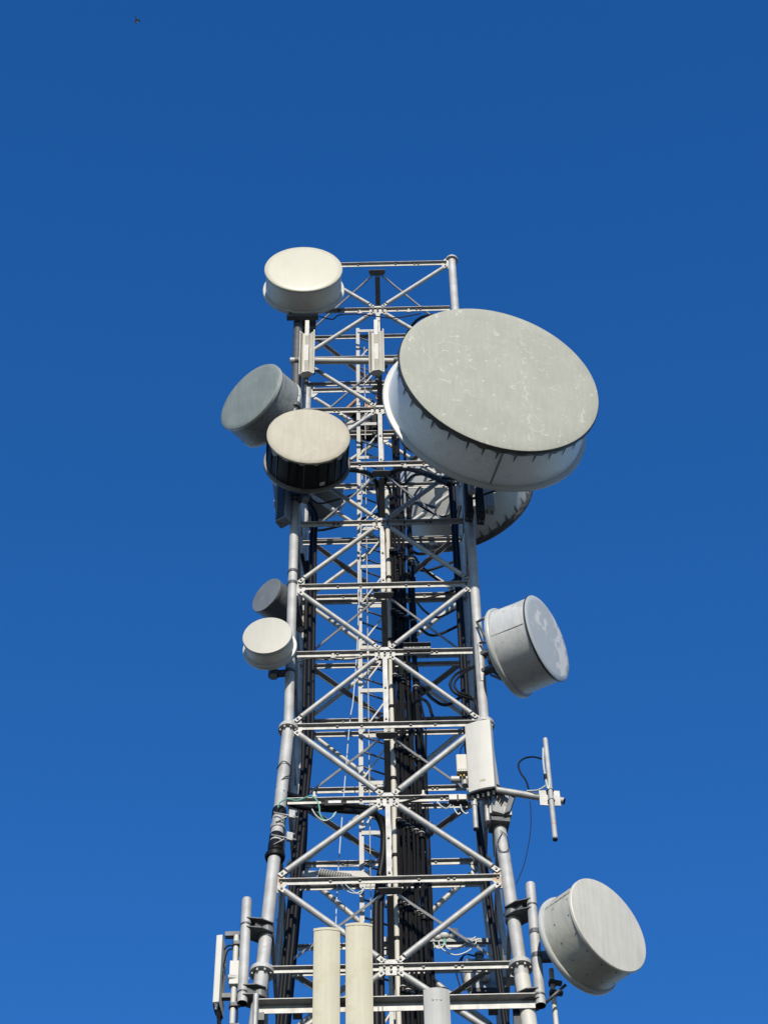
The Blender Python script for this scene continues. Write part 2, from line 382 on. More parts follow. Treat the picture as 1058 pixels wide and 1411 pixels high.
for k in range(4):
    for i in range(ROWS + 1):
        h = MB(); horiz(h, k, i); h.build('horizontal', 'steel', tower)
        if i % 2 == 1:
            h = MB(); gus_mid(h, k, i); h.build('gusset_plate', 'steel', tower)
            for j in (i - 1, i + 1):
                for s in (-1, 1):
                    if j <= ROWS:
                        h = MB(); diag(h, k, i, j, s, 0.033 if i < 8 else 0.038); h.build('diagonal', 'steel', tower)
            if i + 1 <= ROWS and i < 11:
                a, b = fp(k, i, 0, 0.042), fp(k, i + 1, 0, 0.042)
                h = MB(); h.sweep([(-0.030, 0), (0.030, 0), (0.030, -0.008), (-0.022, -0.008), (-0.022, -0.06), (-0.030, -0.06)], a - Z * 0.05, b + Z * 0.03, TV[k], NV[k])
                h.bolt((a + b) / 2, NV[k], 0.015, 0.014); h.bolt(b + Z * 0.10, NV[k], 0.015, 0.014)
                h.build('centre_strut', 'steel', tower)
        else:
            for s in (-1, 1):
                h = MB(); gus_leg(h, k, i, s)
                h.build('gusset_plate', 'rusty' if (i == 10 or (i == 2)) else 'steel', tower)
# plan bracing on every second level: a diamond between the mid-faces, and a tie from front to back
for i in range(0, ROWS + 1, 2):
    hh = half(i); z = zrow(i) - 0.05
    mids = [NV[k] * (hh - 0.04) + V((0, 0, z)) for k in range(4)]
    for k in range(4):
        a, b = mids[k], mids[(k + 1) % 4]; d = (b - a).normalized(); n = V((0, 0, 1)).cross(d)
        if n.y > 0: n = -n
        a = a + d * 0.14; b = b - d * 0.14
        h = MB()
        if k in (0, 3): h.sweep([(0, 0), (0, -0.046), (-0.007, -0.046), (-0.007, -0.007), (-0.032, -0.007), (-0.032, 0)], a, b, n, Z)
        else: h.sweep([(0, 0), (0.060, 0), (0.060, -0.007), (0.007, -0.007), (0.007, -0.05), (0, -0.05)], a, b, n, Z)
        h.build('plan_brace', 'steel', tower)
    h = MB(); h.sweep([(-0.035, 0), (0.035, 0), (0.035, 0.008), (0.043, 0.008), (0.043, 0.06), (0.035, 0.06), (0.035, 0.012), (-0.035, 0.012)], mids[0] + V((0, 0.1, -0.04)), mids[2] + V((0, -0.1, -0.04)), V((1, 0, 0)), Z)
    h.build('plan_tie', 'steel_dull', tower)  # darker steel paints in the unlit underside of the tie
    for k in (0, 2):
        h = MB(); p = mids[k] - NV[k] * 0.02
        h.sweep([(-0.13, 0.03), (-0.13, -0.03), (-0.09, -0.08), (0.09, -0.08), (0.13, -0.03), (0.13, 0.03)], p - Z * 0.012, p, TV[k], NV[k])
        h.build('plan_plate', 'steel_dull', tower)  # shade under the plate is put into its steel colour
# transoms half way through the tower that carry the ladder and the cable run
for i in range(0, ROWS + 1):
    h = MB(); z = zrow(i) - 0.07
    a, b = V((-half(i) + 0.05, 0.10, z)), V((half(i) - 0.05, 0.10, z))
    h.sweep([(0, 0), (-0.05, 0), (-0.05, -0.008), (-0.008, -0.008), (-0.008, -0.05), (0, -0.05)], a, b, V((0, 1, 0)), Z)
    h.build('transom', 'steel', tower)
# the tower below the picture, down to the yard
lw = MB()
for k in range(4):
    for i in range(ROWS + 1, int(IG)):
        horiz(lw, k, i)
    for i in range(ROWS, int(IG)):
        if i % 2 == 1:
            if i > ROWS: gus_mid(lw, k, i)
            for j in ((i - 1, i + 1) if i > ROWS else (i + 1,)):
                if j < IG:
                    for s in (-1, 1): diag(lw, k, i, j, s, 0.038)
low = lw.build('lower_lattice', 'steel', tower); low['kind'] = 'stuff'
ft = MB()
for sx in (-1, 1):
    for sy in (-1, 1):
        p = leg_pt(sx, sy, IG); ft = MB(); ft.abox((p.x, p.y, 0.14), 0.45, 0.45, 0.14); ft.lathe((p.x, p.y, 0.28), Z, [(0, 0.2), (0.03, 0.2), (0.03, 0.08)], 24, True, False, False)
        ft.build('footing', 'gravel', tower)

# ------------------------------------------------------------------ climbing ladder (narrow triangular truss inside the tower)
LX0, LX1 = -0.335, -0.01
ladder = thing('climbing_ladder', (-0.17, 0, 0), 'narrow pale lattice climbing ladder running up the middle of the tower', 'ladder')
ztop = zrow(0) + 0.05
A_, B_, C_ = V((LX0, 0, 0)), V((LX1, 0, 0)), V((LX1 + 0.03, 0.21, 0))
for p, wd in ((A_, 0.028), (B_, 0.024), (C_, 0.024)):
    s = MB(); s.sweep([(-wd, 0), (wd, 0), (wd, 0.008), (-wd + 0.008, 0.008), (-wd + 0.008, 0.045), (-wd, 0.045)], p + Z * 0.3, p + Z * ztop, V((1, 0, 0)), V((0, 1, 0)))
    s.build('stile', 'rail', ladder)
zz = 15.4; n = 0
while zz < ztop - 0.1:
    s = MB(); s.sweep([(0, -0.035), (0.008, -0.035), (0.008, 0.035), (0, 0.035)], A_ + V((0, -0.018, zz)), B_ + V((0, -0.018, zz)), V((0, 1, 0)), Z); s.build('cross_bar', 'rail', ladder)
    if zz + 0.87 < ztop:
        s = MB(); s.sweep([(0, -0.024), (0.007, -0.024), (0.007, 0.024), (0, 0.024)], A_ + V((0.02, -0.010, zz + 0.08)), B_ + V((-0.02, -0.010, zz + 0.62)), V((0, 1, 0)), Z); s.build('brace', 'rail', ladder)
    zz += 0.87
zz = 15.3; rung0 = None
while zz < ztop - 0.1:
    if rung0 is None:
        s = MB(); s.tube(A_ + V((0.02, 0.04, zz)), C_ + V((0, 0, zz)), 0.013, 8); rung0 = s.build('rung', 'bracket', ladder); z0r = zz
    else:
        o = rung0.copy(); COL.objects.link(o); o.parent = ladder; o.location = (0, 0, zz - z0r)
    zz += 0.285
s = MB()
zz = 0.5
while zz < 15.2:
    s.tube(A_ + V((0.02, 0.04, zz)), C_ + V((0, 0, zz)), 0.013, 6); zz += 0.285
s.build('lower_rungs', 'bracket', ladder)['kind'] = 'stuff'

# safety line and thin hanging rope
o = MB().path([at(499, 655, -0.1), at(494, 850, -0.12), at(487, 960, -0.14), at(481, 1005, -0.15), at(466, 1200, -0.2), at(462, 1300, -0.25)], 0.008, 6).build('hanging_rope', 'rope', None, at(494, 850, -0.12))
tag(o, 'thin pale blue rope hanging down left of the climbing ladder', 'rope')
o = MB().path([V((-0.23, -0.06, 15.0)), V((-0.23, -0.06, zrow(0) - 0.6))], 0.007, 6).build('safety_line', 'rail', None, V((-0.23, -0.06, 15)))
tag(o, 'thin pale fall arrest line running straight up just in front of the ladder', 'safety line')

# central pole beside the cables
pole = thing('cable_pole', (0.07, 0.12, 0), 'slim white vertical pole between the ladder and the black cables', 'pole')
s = MB(); s.tube((0.075, 0.06, 0.3), (0.075, 0.06, zrow(3.2)), 0.036, 14); po = s.build('pole_tube', 'white', pole)
for i in range(4, 13):
    s = MB(); s.lathe((0.075, 0.06, zrow(i) + 0.35), Z, [(0, 0.046), (0.05, 0.046)], 16, True, True, False); s.build('clamp', 'rubber', pole)

# ------------------------------------------------------------------ cables
CG = 'black coaxial cables in the vertical run'
hang0 = None
def hangers(o, X, Y, ztop_, k, r):
    for q in range(4, 13):
        z = zrow(q) - 0.50 - 0.05 * k
        if z < ztop_ - 0.3:
            s = MB(); s.lathe((X, Y, z), Z, [(0, 0.012), (0, r * 1.75), (0.055, r * 1.9), (0.055, 0.012)], 12)
            s.lathe((X, Y, z + 0.056), Z, [(0, 0.012), (0, r * 2.0), (0.018, r * 1.6), (0.018, 0.01)], 12)
            s.build('cable_hanger', 'rubber', o)
            s = MB(); s.lathe((X, Y, z + 0.075), Z, [(0, r * 1.9), (0.012, r * 1.9), (0.02, r * 1.1)], 12, True); s.build('hanger_cap', 'clampcap', o)

def coax(X, Y, top, tail, label, k, r=0.0, hang=True, zb=0.3):
    r = r or random.choice((0.017, 0.021, 0.021, 0.025))
    pts = [V((X, Y, zb)), V((X, Y, 8.0))]
    z = 14.0
    while z < top - 0.4:
        pts.append(V((X + random.uniform(-.014, .014), Y + random.uniform(-.014, .014), z))); z += 0.9
    pts.append(V((X, Y, top))); pts += [V(p) for p in tail]
    o = thing('coaxial_cable', (X, Y, zb), label, 'cable', CG)
    MB().path(pts, r, 8, 6).build('jacket', 'rubber', o)
    if hang: hangers(o, X, Y, top, k, r)
    return o

D4H = at(655, 600, -1.75); D5H = V((1.15, 1.45, 31.2))
front = [0.128, 0.186, 0.232, 0.298, 0.342, 0.402]
tops = [zrow(3.3), zrow(3.0), zrow(2.7), zrow(3.1), zrow(2.6), zrow(3.6)]
coax(front[0], -0.02, zrow(3.3), [at(531, 664, -.3), at(545, 650, -.5), at(575, 647, -.8), at(604, 658, -1.2), at(630, 660, -1.5)], 'leftmost black cable of the front row, arching right to the largest dish', 0)
coax(front[1], -0.02, zrow(3.1), [at(556, 668, -.2), at(570, 655, -.5), at(595, 655, -.8), at(625, 668, -1.3)], 'second cable of the front row, looping right just under the largest dish', 1)
coax(front[2], -0.02, zrow(2.5), [V((.235, .0, zrow(1.6))), V((.28, -.4, zrow(1.15))), V((.6, -1.0, zrow(0.97))), V((1.1, -1.12, zrow(0.99)))], 'tallest black cable of the front row, climbing past the small panels', 2)
coax(front[3], -0.02, zrow(3.6), [at(566, 690, .2), at(580, 670, .5), at(600, 660, .9), at(622, 655, 1.2)], 'fourth cable of the front row, bending back to the dish behind the tower', 3)
coax(front[4], -0.02, zrow(6.6), [at(570, 968, -.3), at(580, 963, -.5), at(590, 970, -.7), at(597, 990, -.9), at(606, 996, -1.0)], 'front row cable that leaves the run in a tall arch right of the pole', 4)
coax(front[5], -0.02, zrow(4.0), [V((.42, .1, zrow(3.5))), V((.5, .5, zrow(3.0))), V((.8, 1.0, zrow(2.6)))], 'rightmost black cable of the front row, at the edge of the run', 5)
back = [0.10, 0.158, 0.203, 0.268, 0.309, 0.375, 0.418]
for k, X in enumerate(back):
    tp = zrow([2.9, 3.4, 1.4, 2.2, 3.2, 2.0, 4.4][k])
    coax(X, 0.17 + 0.02 * (k % 2), tp, [V((X + .03, .3, tp + 0.35)), V((X + .15 * (1 if k > 2 else -1), .7, tp + .6)), V(((0.9 if k > 2 else -0.9), 1.1, tp + .7)), V(((1.13 if k > 2 else -1.13), 1.14, tp + .9))],
         'black coaxial cable in the crowded back row of the vertical run', k + 2, 0, k % 2 == 0)
for k, X in enumerate((0.12, 0.19, 0.24, 0.33, 0.39, 0.45)):
    tp = zrow([4.6, 3.8, 4.1, 5.2, 4.9, 6.3][k])
    coax(X, 0.34, tp, [V((X + .04, .5, tp + .3)), V((X + .2, .9, tp + .5)), V((X + .4, 1.10, tp + .6)), V((1.13, 1.15, tp + .9))], 'black coaxial cable in the deepest row of the vertical run', k, 0, False)
coax(0.47, 0.08, zrow(7.6), [V((.47, .06, zrow(7.2))), V((.43, .1, zrow(6.7))), V((.42, .15, zrow(6.2)))], 'thin blue black cable bowing out right of the run', 1, 0.014, False)
coax(0.50, 0.10, zrow(7.4), [V((.51, .06, zrow(7.0))), V((.46, .1, zrow(6.6))), V((.43, .2, zrow(6.0)))], 'thin outermost cable bowing out right of the run', 1, 0.014, False)
HG = 'thick black hoses beside the ladder'
def hose(pts, label, r=0.036, group=None, m='rubber', name='feeder_hose', cat='hose'):
    o = MB().path(pts, r, 10, 8).build(name, m, None, pts[0]); return tag(o, label, cat, group)
def drop(px, py, Y): p = at(px, py, Y); return [V((p.x, p.y, 0.3)), V((p.x, p.y, 9)), V((p.x, p.y, 15)), p]
hose(drop(518, 1300, -.25) + [at(521, 1225, -.28), at(528, 1175, -.35), at(527, 1140, -.45), at(512, 1117, -.6), at(480, 1111, -.8), at(440, 1107, -1.0), at(405, 1098, -1.15), at(388, 1092, -1.3)], 'thick black hose curving from the left leg down beside the ladder', 0.042, HG)
hose(drop(525, 1300, -.2) + [at(527, 1225, -.22), at(533, 1165, -.3), at(533, 1135, -.4), at(520, 1124, -.5), at(505, 1120, -.7), at(470, 1117, -.95), at(415, 1112, -1.1), at(391, 1104, -1.25)], 'second thick hose, just below the first at the left leg', 0.036, HG)
hose([at(526, 728, -.2), at(523, 700, -.25), at(521, 680, -.3), at(519, 666, -.4), at(510, 654, -.6), at(495, 649, -.8), at(470, 648, -1.0), at(440, 655, -1.35)], 'black feeder bending left behind the beige radome dish', 0.034, 'paired feeders under the upper horizontal')
hose([at(529, 728, -.15), at(527, 700, -.2), at(526, 680, -.25), at(529, 664, -.4), at(540, 651, -.6), at(560, 646, -.8), at(590, 655, -1.1), at(618, 668, -1.5)], 'black feeder bending right towards the largest dish', 0.034, 'paired feeders under the upper horizontal')
hose([at(655, 918, -1.1), at(642, 922, -1.15), at(627, 930, -1.2), at(620, 943, -1.2), at(627, 955, -1.2), at(645, 962, -1.15), at(656, 968, -1.1), at(658, 1000, -1.1)], 'black cable loop beside the right leg, outer of the two', 0.018, 'cable loops at the right leg', name='cable_loop', cat='cable')
hose([at(652, 920, -1.15), at(640, 926, -1.2), at(629, 936, -1.22), at(626, 945, -1.22), at(634, 955, -1.2), at(648, 960, -1.15), at(657, 975, -1.1), at(659, 1005, -1.1)], 'black cable loop beside the right leg, inner of the two', 0.016, 'cable loops at the right leg', name='cable_loop', cat='cable')
# riser cables that follow the left and the right side of the tower
for k, (x, y, t_, sx) in enumerate([(-.92, -1.0, 4.6, -1), (-.98, -.85, 4.4, -1), (-1.05, -.55, 5.2, -1), (-1.06, .35, 3.4, -1), (-1.07, .75, 2.9, -1), (.98, -.9, 3.2, 1), (1.04, -.6, 3.4, 1), (1.06, -.3, 4.2, 1)]):
    pts = [V((x + sx * TAP * 16, y, 0.3))] + [V((x + sx * TAP * max(0, i - KINK), y - TAP * max(0, i - KINK) * (0.8 if y < -.5 else 0.3), zrow(i))) for i in range(14, 4, -1)]
    pts.append(V((x, y, zrow(t_)))); pts.append(V((sx * 1.12, y - .1, zrow(t_) + .35)))
    hose(pts, ['foremost', 'second', 'third', 'fourth', 'rearmost', 'foremost', 'middle', 'rearmost'][k] + (' of the five black riser cables inside the left legs' if sx < 0 else ' of the three black riser cables inside the right legs'), 0.027, 'riser cables inside the legs', name='riser_cable', cat='cable')

# ------------------------------------------------------------------ microwave dishes
def dish(name, P, az, el, R, L, Rb, label, face, drum, rim='rim', leg=None, bulge=0.03, style='plain', cone=0.30, mount=True, mz=0.32, group='drum shrouded microwave dishes'):
    az, el = rad(az), rad(el)
    n = V((math.sin(az) * math.cos(el), -math.cos(az) * math.cos(el), math.sin(el)))
    side = n.cross(Z).normalized(); up = side.cross(n)
    hub = P - n * (L + cone * R * 0.9)
    d = thing(name, hub, label, 'dish', group)
    N = 96
    # radome: thin domed sheet with a turned edge
    s = MB(); prof = [(bulge * R * (1 - (q / 8) ** 2) + 0.004, max(0.001, R * 0.985 * q / 8)) for q in range(9)]
    s.lathe(P, n, prof + [(-0.004, R), (-0.03, R * 1.002)], N)
    if style in ('cloth', 'tarp'):
        pass
    s.build('radome', face, d)
    # shroud
    s = MB()
    if style == 'tarp': s.lathe(P, n, [(-0.035, R * 0.965), (-L + 0.02, R * 0.99)], N)
    else: s.lathe(P, n, [(-0.02, R * 0.975), (-L * 0.5, R * 0.975), (-L + 0.02, R * 0.985)], N)
    sh = s.build('shroud', drum, d)
    if style == 'banded' or style == 'plain':
        bw = 0.030 if style == 'banded' else 0.045
        s = MB(); s.lathe(P, n, [(-0.008, R * 0.98), (-0.008, R * 1.005), (-bw, R * 1.005), (-bw, R * 0.98)], N, smooth=False)
        s.build('edge_band', 'rim_dark' if style == 'banded' else rim, d)
    if style == 'cloth':                                 # wrinkled black skirt under the radome edge
        s = MB(); vs = []; NN = 220
        rows = 6
        for i in range(NN):
            a = 2 * math.pi * i / NN; dd = side * math.cos(a) + up * math.sin(a)
            wob = 0.5 + 0.5 * math.sin(a * 13 + 1.3 * math.sin(a * 5)) * math.sin(a * 7.3)
            ln = 0.085 + 0.022 * wob + 0.012 * math.sin(a * 31)
            for q in range(rows):
                t = q / (rows - 1); rr = R * (1.004 + 0.008 * math.sin(t * 3.1) + 0.006 * math.sin(a * 41 + q * 1.7) * t)
                vs.append(P + n * (-0.012 - ln * t) + dd * (rr - 0.02 * t * t))
        s.add(vs, [[i * rows + q, ((i + 1) % NN) * rows + q, ((i + 1) % NN) * rows + q + 1, i * rows + q + 1] for i in range(NN) for q in range(rows - 1)], True)
        s.build('skirt', 'skirt', d)
        for i in range(36):
            a = 2 * math.pi * (i + random.uniform(-.22, .22)) / 36; dd = side * math.cos(a) + up * math.sin(a); tt = n.cross(dd)
            s = MB(); c0 = P - n * 0.10 + dd * R * 0.985
            s.add([c0 + tt * 0.016, c0 - tt * 0.016, c0 - n * 0.13 - tt * 0.004, c0 - n * 0.13 + tt * 0.004, c0 + tt * 0.016 + dd * 0.008, c0 - tt * 0.016 + dd * 0.008, c0 - n * 0.13 - tt * 0.004 + dd * 0.004, c0 - n * 0.13 + tt * 0.004 + dd * 0.004],
                  [[0, 1, 2, 3], [4, 7, 6, 5], [0, 4, 5, 1], [2, 6, 7, 3], [0, 3, 7, 4], [1, 5, 6, 2]])
            s.build('strap', 'bracket', d)
        s = MB(); a = rad(-92); dd = side * math.cos(a) + up * math.sin(a); tt = n.cross(dd)
        s.box(P - n * (L * 0.55) + dd * R * 0.982, n * (L * 0.43), tt * 0.012, dd * 0.006); s.build('seam_strip', 'drum_grey', d)
    if style == 'tarp':                                  # cloth radome folded over a black drum, ragged edge
        s = MB(); vs = []; NN = 180; rows = 4
        for i in range(NN):
            a = 2 * math.pi * i / NN; dd = side * math.cos(a) + up * math.sin(a)
            ln = 0.04 + 0.05 * max(0, math.sin(a * 5 + 2 * math.sin(a * 2))) + 0.022 * math.sin(a * 17 + math.sin(a * 3))
            for q in range(rows):
                t = q / (rows - 1)
                vs.append(P + n * (-0.002 - ln * t) + dd * (R * (1.003 + 0.006 * math.sin(a * 23 + q)) - 0.01 * t))
        s.add(vs, [[i * rows + q, ((i + 1) % NN) * rows + q, ((i + 1) % NN) * rows + q + 1, i * rows + q + 1] for i in range(NN) for q in range(rows - 1)], True)
        s.build('folded_edge', face, d)
        for i in range(24):
            a = 2 * math.pi * (i + random.uniform(-.3, .3)) / 24; dd = side * math.cos(a) + up * math.sin(a)
            s = MB(); s.box(P - n * (L * 0.52) + dd * R * 0.985, n * (L * 0.44), n.cross(dd) * 0.006, dd * 0.008); s.build('rib', 'rubber' if i % 3 else 'bracket', d)
        a = rad(-112); dd = side * math.cos(a) + up * math.sin(a)
        s = MB(); s.box(P - n * (L * 0.80) + dd * R * 0.995, n * 0.028, n.cross(dd) * 0.035, dd * 0.004); s.build('sticker', 'sticker', d)
    if style == 'bolted' or style == 'banded':
        for a in ((200, 340) if style != 'bolted' else (212, 20)):
            dd = side * math.cos(rad(a)) + up * math.sin(rad(a)); tt = n.cross(dd)
            s = MB(); s.box(P - n * (L * 0.52) + dd * R * 0.982, n * (L * 0.42), tt * 0.012, dd * 0.004)
            if style == 'bolted':
                for q in range(6): s.bolt(P - n * (L * (0.12 + 0.15 * q)) + dd * R * 0.986, dd, 0.007, 0.003)
            s.build('seam', drum, d)
    if style == 'bolted':
        s = MB()
        for q in range(16):
            a = rad(22.5 * q + 9); dd = side * math.cos(a) + up * math.sin(a)
            for t in (0.16, 0.62): s.bolt(P - n * (L * t) + dd * R * 0.978, dd, 0.0075, 0.004)
        s.build('rivets', 'bolt', d)
    # back rim
    s = MB(); s.lathe(P, n, [(-L + 0.03, R * 0.97), (-L + 0.025, Rb * 0.985), (-L + 0.012, Rb), (-L - 0.02, Rb), (-L - 0.035, Rb * 0.98), (-L - 0.035, R * 0.93)], N)
    rm = s.build('rim', rim, d)
    NB = {'cloth': 30, 'tarp': 22, 'banded': 16, 'bolted': 0, 'plain': 12}[style]
    for q in range(NB):
        a = 2 * math.pi * (q + 0.3) / NB; dd = side * math.cos(a) + up * math.sin(a)
        s = MB(); s.bolt(P - n * (L - 0.012) + dd * (Rb * 0.62 + R * 0.37), n, 0.011, 0.012); s.mi = [0] * len(s.f); s.build('bolt', 'bolt', rm)
    # reflector bowl behind
    s = MB(); prof = [(-L - 0.03 - cone * R * (1 - (q / 8) ** 2), max(0.02, Rb * 0.95 * q / 8)) for q in range(8, -1, -1)]
    s.lathe(P, n, prof, 64); s.build('reflector', 'reflector', d)
    # hub and mounting
    hb = P - n * (L + cone * R)
    s = MB(); s.lathe(hb, n, [(0.06, R * 0.30), (-0.04, R * 0.30), (-0.04, R * 0.12), (-0.12, R * 0.12)], 28, False, True, False); s.build('hub', 'steel_dull', d)
    if mount and leg is not None:
        hl = max(0.13, R * 0.62); c = hb - n * 0.14
        for q in (-1, 1):
            s = MB(); s.box(c + Z * (q * hl * 0.45) + n * 0.02, n * 0.10, side * 0.045, Z * 0.030); s.build('bracket_arm', 'bracket', d)
        pc = c - n * 0.10
        s = MB(); s.tube(pc - Z * hl, pc + Z * hl, 0.05, 14); s.build('mount_pipe', 'steel', d)
        lg = V(leg)
        for q in (-1, 1):
            z = pc.z + q * hl * 0.75
            i = (HS - z) / B
            lp = V((math.copysign(half(i), lg.x), math.copysign(half(i), lg.y), z)); a = V((pc.x, pc.y, z)); dv = (lp - a)
            if dv.length > 0.1:
                dv.normalize(); sd = dv.cross(Z).normalized()
                s = MB(); s.box((a + lp) / 2, (lp - a) / 2, sd * 0.03, Z * 0.04); s.lathe(lp - Z * 0.025, Z, [(0, 0.071 + max(0, i - 8) * .004), (0.05, 0.071 + max(0, i - 8) * .004)], 18, True, True, False)
                s.lathe(a - Z * 0.04, Z, [(0, 0.066), (0.08, 0.066)], 16, True, True, False)
                s.build('leg_clamp', 'bracket', d)
        e = P - n * (L + 0.03) + side * (Rb * 0.8 * (-1 if lg.x > 0 else 1)) - up * Rb * 0.45
        s = MB(); s.tube(e, V((lg.x, lg.y, e.z + 0.35)), 0.018, 8); s.build('side_strut', 'bracket', d)
    return d, n, side, up

def P_(x, y, Y): return at(x, y, Y)
FL, FR, BL, BR = V((-1.2, -1.2, 0)), V((1.2, -1.2, 0)), V((-1.2, 1.2, 0)), V((1.2, 1.2, 0))
def pv(a): return V((a[0], a[1], a[2] + CZ))
dish('microwave_dish', at(418.2, 370.3, -1.95), 1.8, -2.9, 0.594, 0.41, 0.632, 'cream faced dish on the top left corner of the tower', 'face_cream', 'drum_cream', leg=FL)
d1 = [o for o in bpy.data.objects if o.get('label', '').startswith('cream faced dish')][0]
a = at(411, 436, -1.36); b = at(417, 562, -1.36)
s = MB(); s.tube((a.x, a.y, b.z), a, 0.07, 16); s.build('added_shade_pole', 'bracket', d1)  # added pole, coloured dark for the shade along the leg
for q in (.1, .3, 1.4):
    s = MB(); s.abox(a + V((.10, .05, -q)), .17, .05, .05); s.build('added_pole_clamp', 'bracket', d1)
s = MB(); s.abox(at(417, 437, -1.5), .24, .04, .03); s.abox(at(400, 433, -1.5), .02, .04, .07); s.build('cross_bar', 'bracket', d1)
dish('microwave_dish', at(345.0, 546.2, -1.4), -39.6, -3.6, 0.588, 0.44, 0.59, 'grey green dish turned to the left, half hidden by the beige cloth dish', 'face_green', 'drum_grey', leg=FL, style='plain')
dish('microwave_dish', at(425.1, 600.4, -2.2), 4.7, -4.6, 0.568, 0.50, 0.60, 'beige cloth faced dish with a black drum on the left leg', 'face_tan', 'drum_black', leg=FL, style='tarp', bulge=0.05, rim='rim_brown')
dish('microwave_dish', at(688.5, 520.2, -3.1), 15.8, -6.8, 1.388, 0.70, 1.44, 'by far the largest dish, scratched grey face and wrinkled black skirt, on the right leg', 'face_big', 'drum_big', leg=FR, style='cloth', bulge=0.02, cone=0.38)
dish('microwave_dish', V((1.46, 2.6, 29.80 + CZ)), 158, -3, 1.10, 0.72, 1.15, 'big dish behind the tower facing away, under the largest dish', 'face_big', 'drum_mid', leg=BR, style='cloth', cone=0.44)
dish('microwave_dish', V((-1.17, 1.95, 29.18 + CZ)), 178, -3, 0.57, 0.62, 0.60, 'dish behind the left legs facing away, below the black drum dish', 'face_green', 'drum_slate', leg=BL, style='plain')
dish('microwave_dish', at(367, 819.9, -0.95), -42.3, -2, 0.262, 0.36, 0.262, 'small slate grey dish turned left behind the left leg', 'face_slate', 'drum_slate', rim='drum_slate', leg=FL, cone=0.25)
dish('microwave_dish', at(368.3, 875.6, -1.75), -5.5, -5.2, 0.312, 0.24, 0.345, 'small pale dish left of the left leg, below the slate one', 'face_pale', 'drum_cream', leg=FL, cone=0.28)
dish('microwave_dish', at(753.7, 879.1, -1.7), 59.8, -4.1, 0.571, 0.54, 0.60, 'white drum dish facing right with a bluish face and peeling white patches', 'face_blue', 'drum_white', leg=FR, style='banded')
d9 = [o for o in bpy.data.objects if o.get('label', '').startswith('white drum dish')][0]
for p, q in (((656, 858, -1.32), (671, 849, -1.40)), ((657, 858, -1.32), (672, 884, -1.42)), ((676, 930, -1.35), (700, 940, -1.45)), ((661, 886, -1.30), (672, 884, -1.42))):
    s = MB(); s.tube(at(*p), at(*q), .017, 8); s.build('side_strut', 'bracket', d9)
dish('microwave_dish', at(838.2, 1274.2, -1.9), 42.3, -1.9, 0.566, 0.46, 0.59, 'grey drum dish facing right at the bottom right corner, on a stub pipe', 'face_grey', 'drum_warm', leg=None, style='bolted', mount=False)

# ------------------------------------------------------------------ antennas between the upper horizontals
pipe = thing('mounting_pipe', at(400, 498, -1.42), 'thick pale horizontal pipe carrying the two small finned antennas', 'pipe')
s = MB(); s.tube(at(400, 497, -1.42), at(556, 498, -1.42), 0.050, 18); s.build('pipe_tube', 'rail', pipe)
for x in (409, 545):
    s = MB(); a = at(x, 497.3, -1.42); s.lathe(a - V((.03, 0, 0)), V((1, 0, 0)), [(0, .062), (.06, .062)], 18, True, True, False); s.abox(a + V((0, .1, 0)), .03, .09, .03); s.build('pipe_clamp', 'bracket', pipe)

def finned(xc, y0, y1, Y, label):
    t = at(xc, y0, Y); b = at(xc + 1, y1, Y); hgt = t.z - b.z; c = V((t.x, Y, b.z))
    d = thing('sector_antenna', c, label, 'antenna', 'finned sector antennas on the pipe')
    X = V((1, 0, 0)); Yv = V((0, 1, 0))
    s = MB(); s.sweep([(-.115, -.015), (-.108, -.02), (-.06, .035), (.03, .045), (.085, .0), (.095, -.03), (.113, -.03), (.113, -.02), (.098, -.02), (.09, .012), (.035, .058), (-.065, .048), (-.115, -.005)], c, c + Z * hgt * 0.87, X, Yv); s.build('back_plate', 'white', d)
    # shallow V bottom cap
    s = MB(); s.sweep([(-.11, -.018), (-.055, .03), (.03, .04), (.085, -.005), (.1, -.03), (.03, -.075), (-.05, -.06)], c - Z * .018, c - Z * .001, X, Yv); s.build('end_cap', 'white', d)
    z0, z1 = 0.02, 0.50
    for (za, zb) in ((0.03, 0.50), (0.53, 1.0)):
        s = MB(); pts = []
        w_, dp = .032, .13
        zl, zh = c.z + hgt * za, c.z + hgt * zb
        # fin with a slanted lower end
        vs = [c + X * x + Yv * y + Z * (z - c.z) for x, y, z in ((-w_, .03, zl), (w_, .03, zl), (w_ - .005, .03 - dp, zl + .19), (-w_, .03 - dp, zl + .19), (-w_, .03, zh + .0), (w_, .03, zh - .0), (w_ - .005, .03 - dp, zh - .02), (-w_, .03 - dp, zh - .02))]
        s.add(vs, [[0, 1, 2, 3], [7, 6, 5, 4], [0, 4, 5, 1], [1, 5, 6, 2], [2, 6, 7, 3], [3, 7, 4, 0]]); s.build('fin', 'white', d)
    s = MB(); z = 0.05
    while z < hgt * 0.84:
        s.box(c + V((-.088, -.0005, z)), V((.008, .0092, 0)), V((.0022, -.0019, 0)), Z * .013)
        s.box(c + V((.104, -.031, z)), V((.004, 0, 0)), V((0, .0015, 0)), Z * .011); z += .052
    s.build('perforations', 'dot', d)
    s = MB(); s.tube(c + V((.0, .075, -.10)), c + V((.0, .075, hgt * 0.9)), .03, 12); s.build('back_tube', 'bracket', d)
    return d
finned(424, 448, 516, -1.58, 'finned white antenna on the left end of the horizontal pipe')
finned(518, 447, 514, -1.58, 'finned white antenna on the pipe in the middle of the tower')

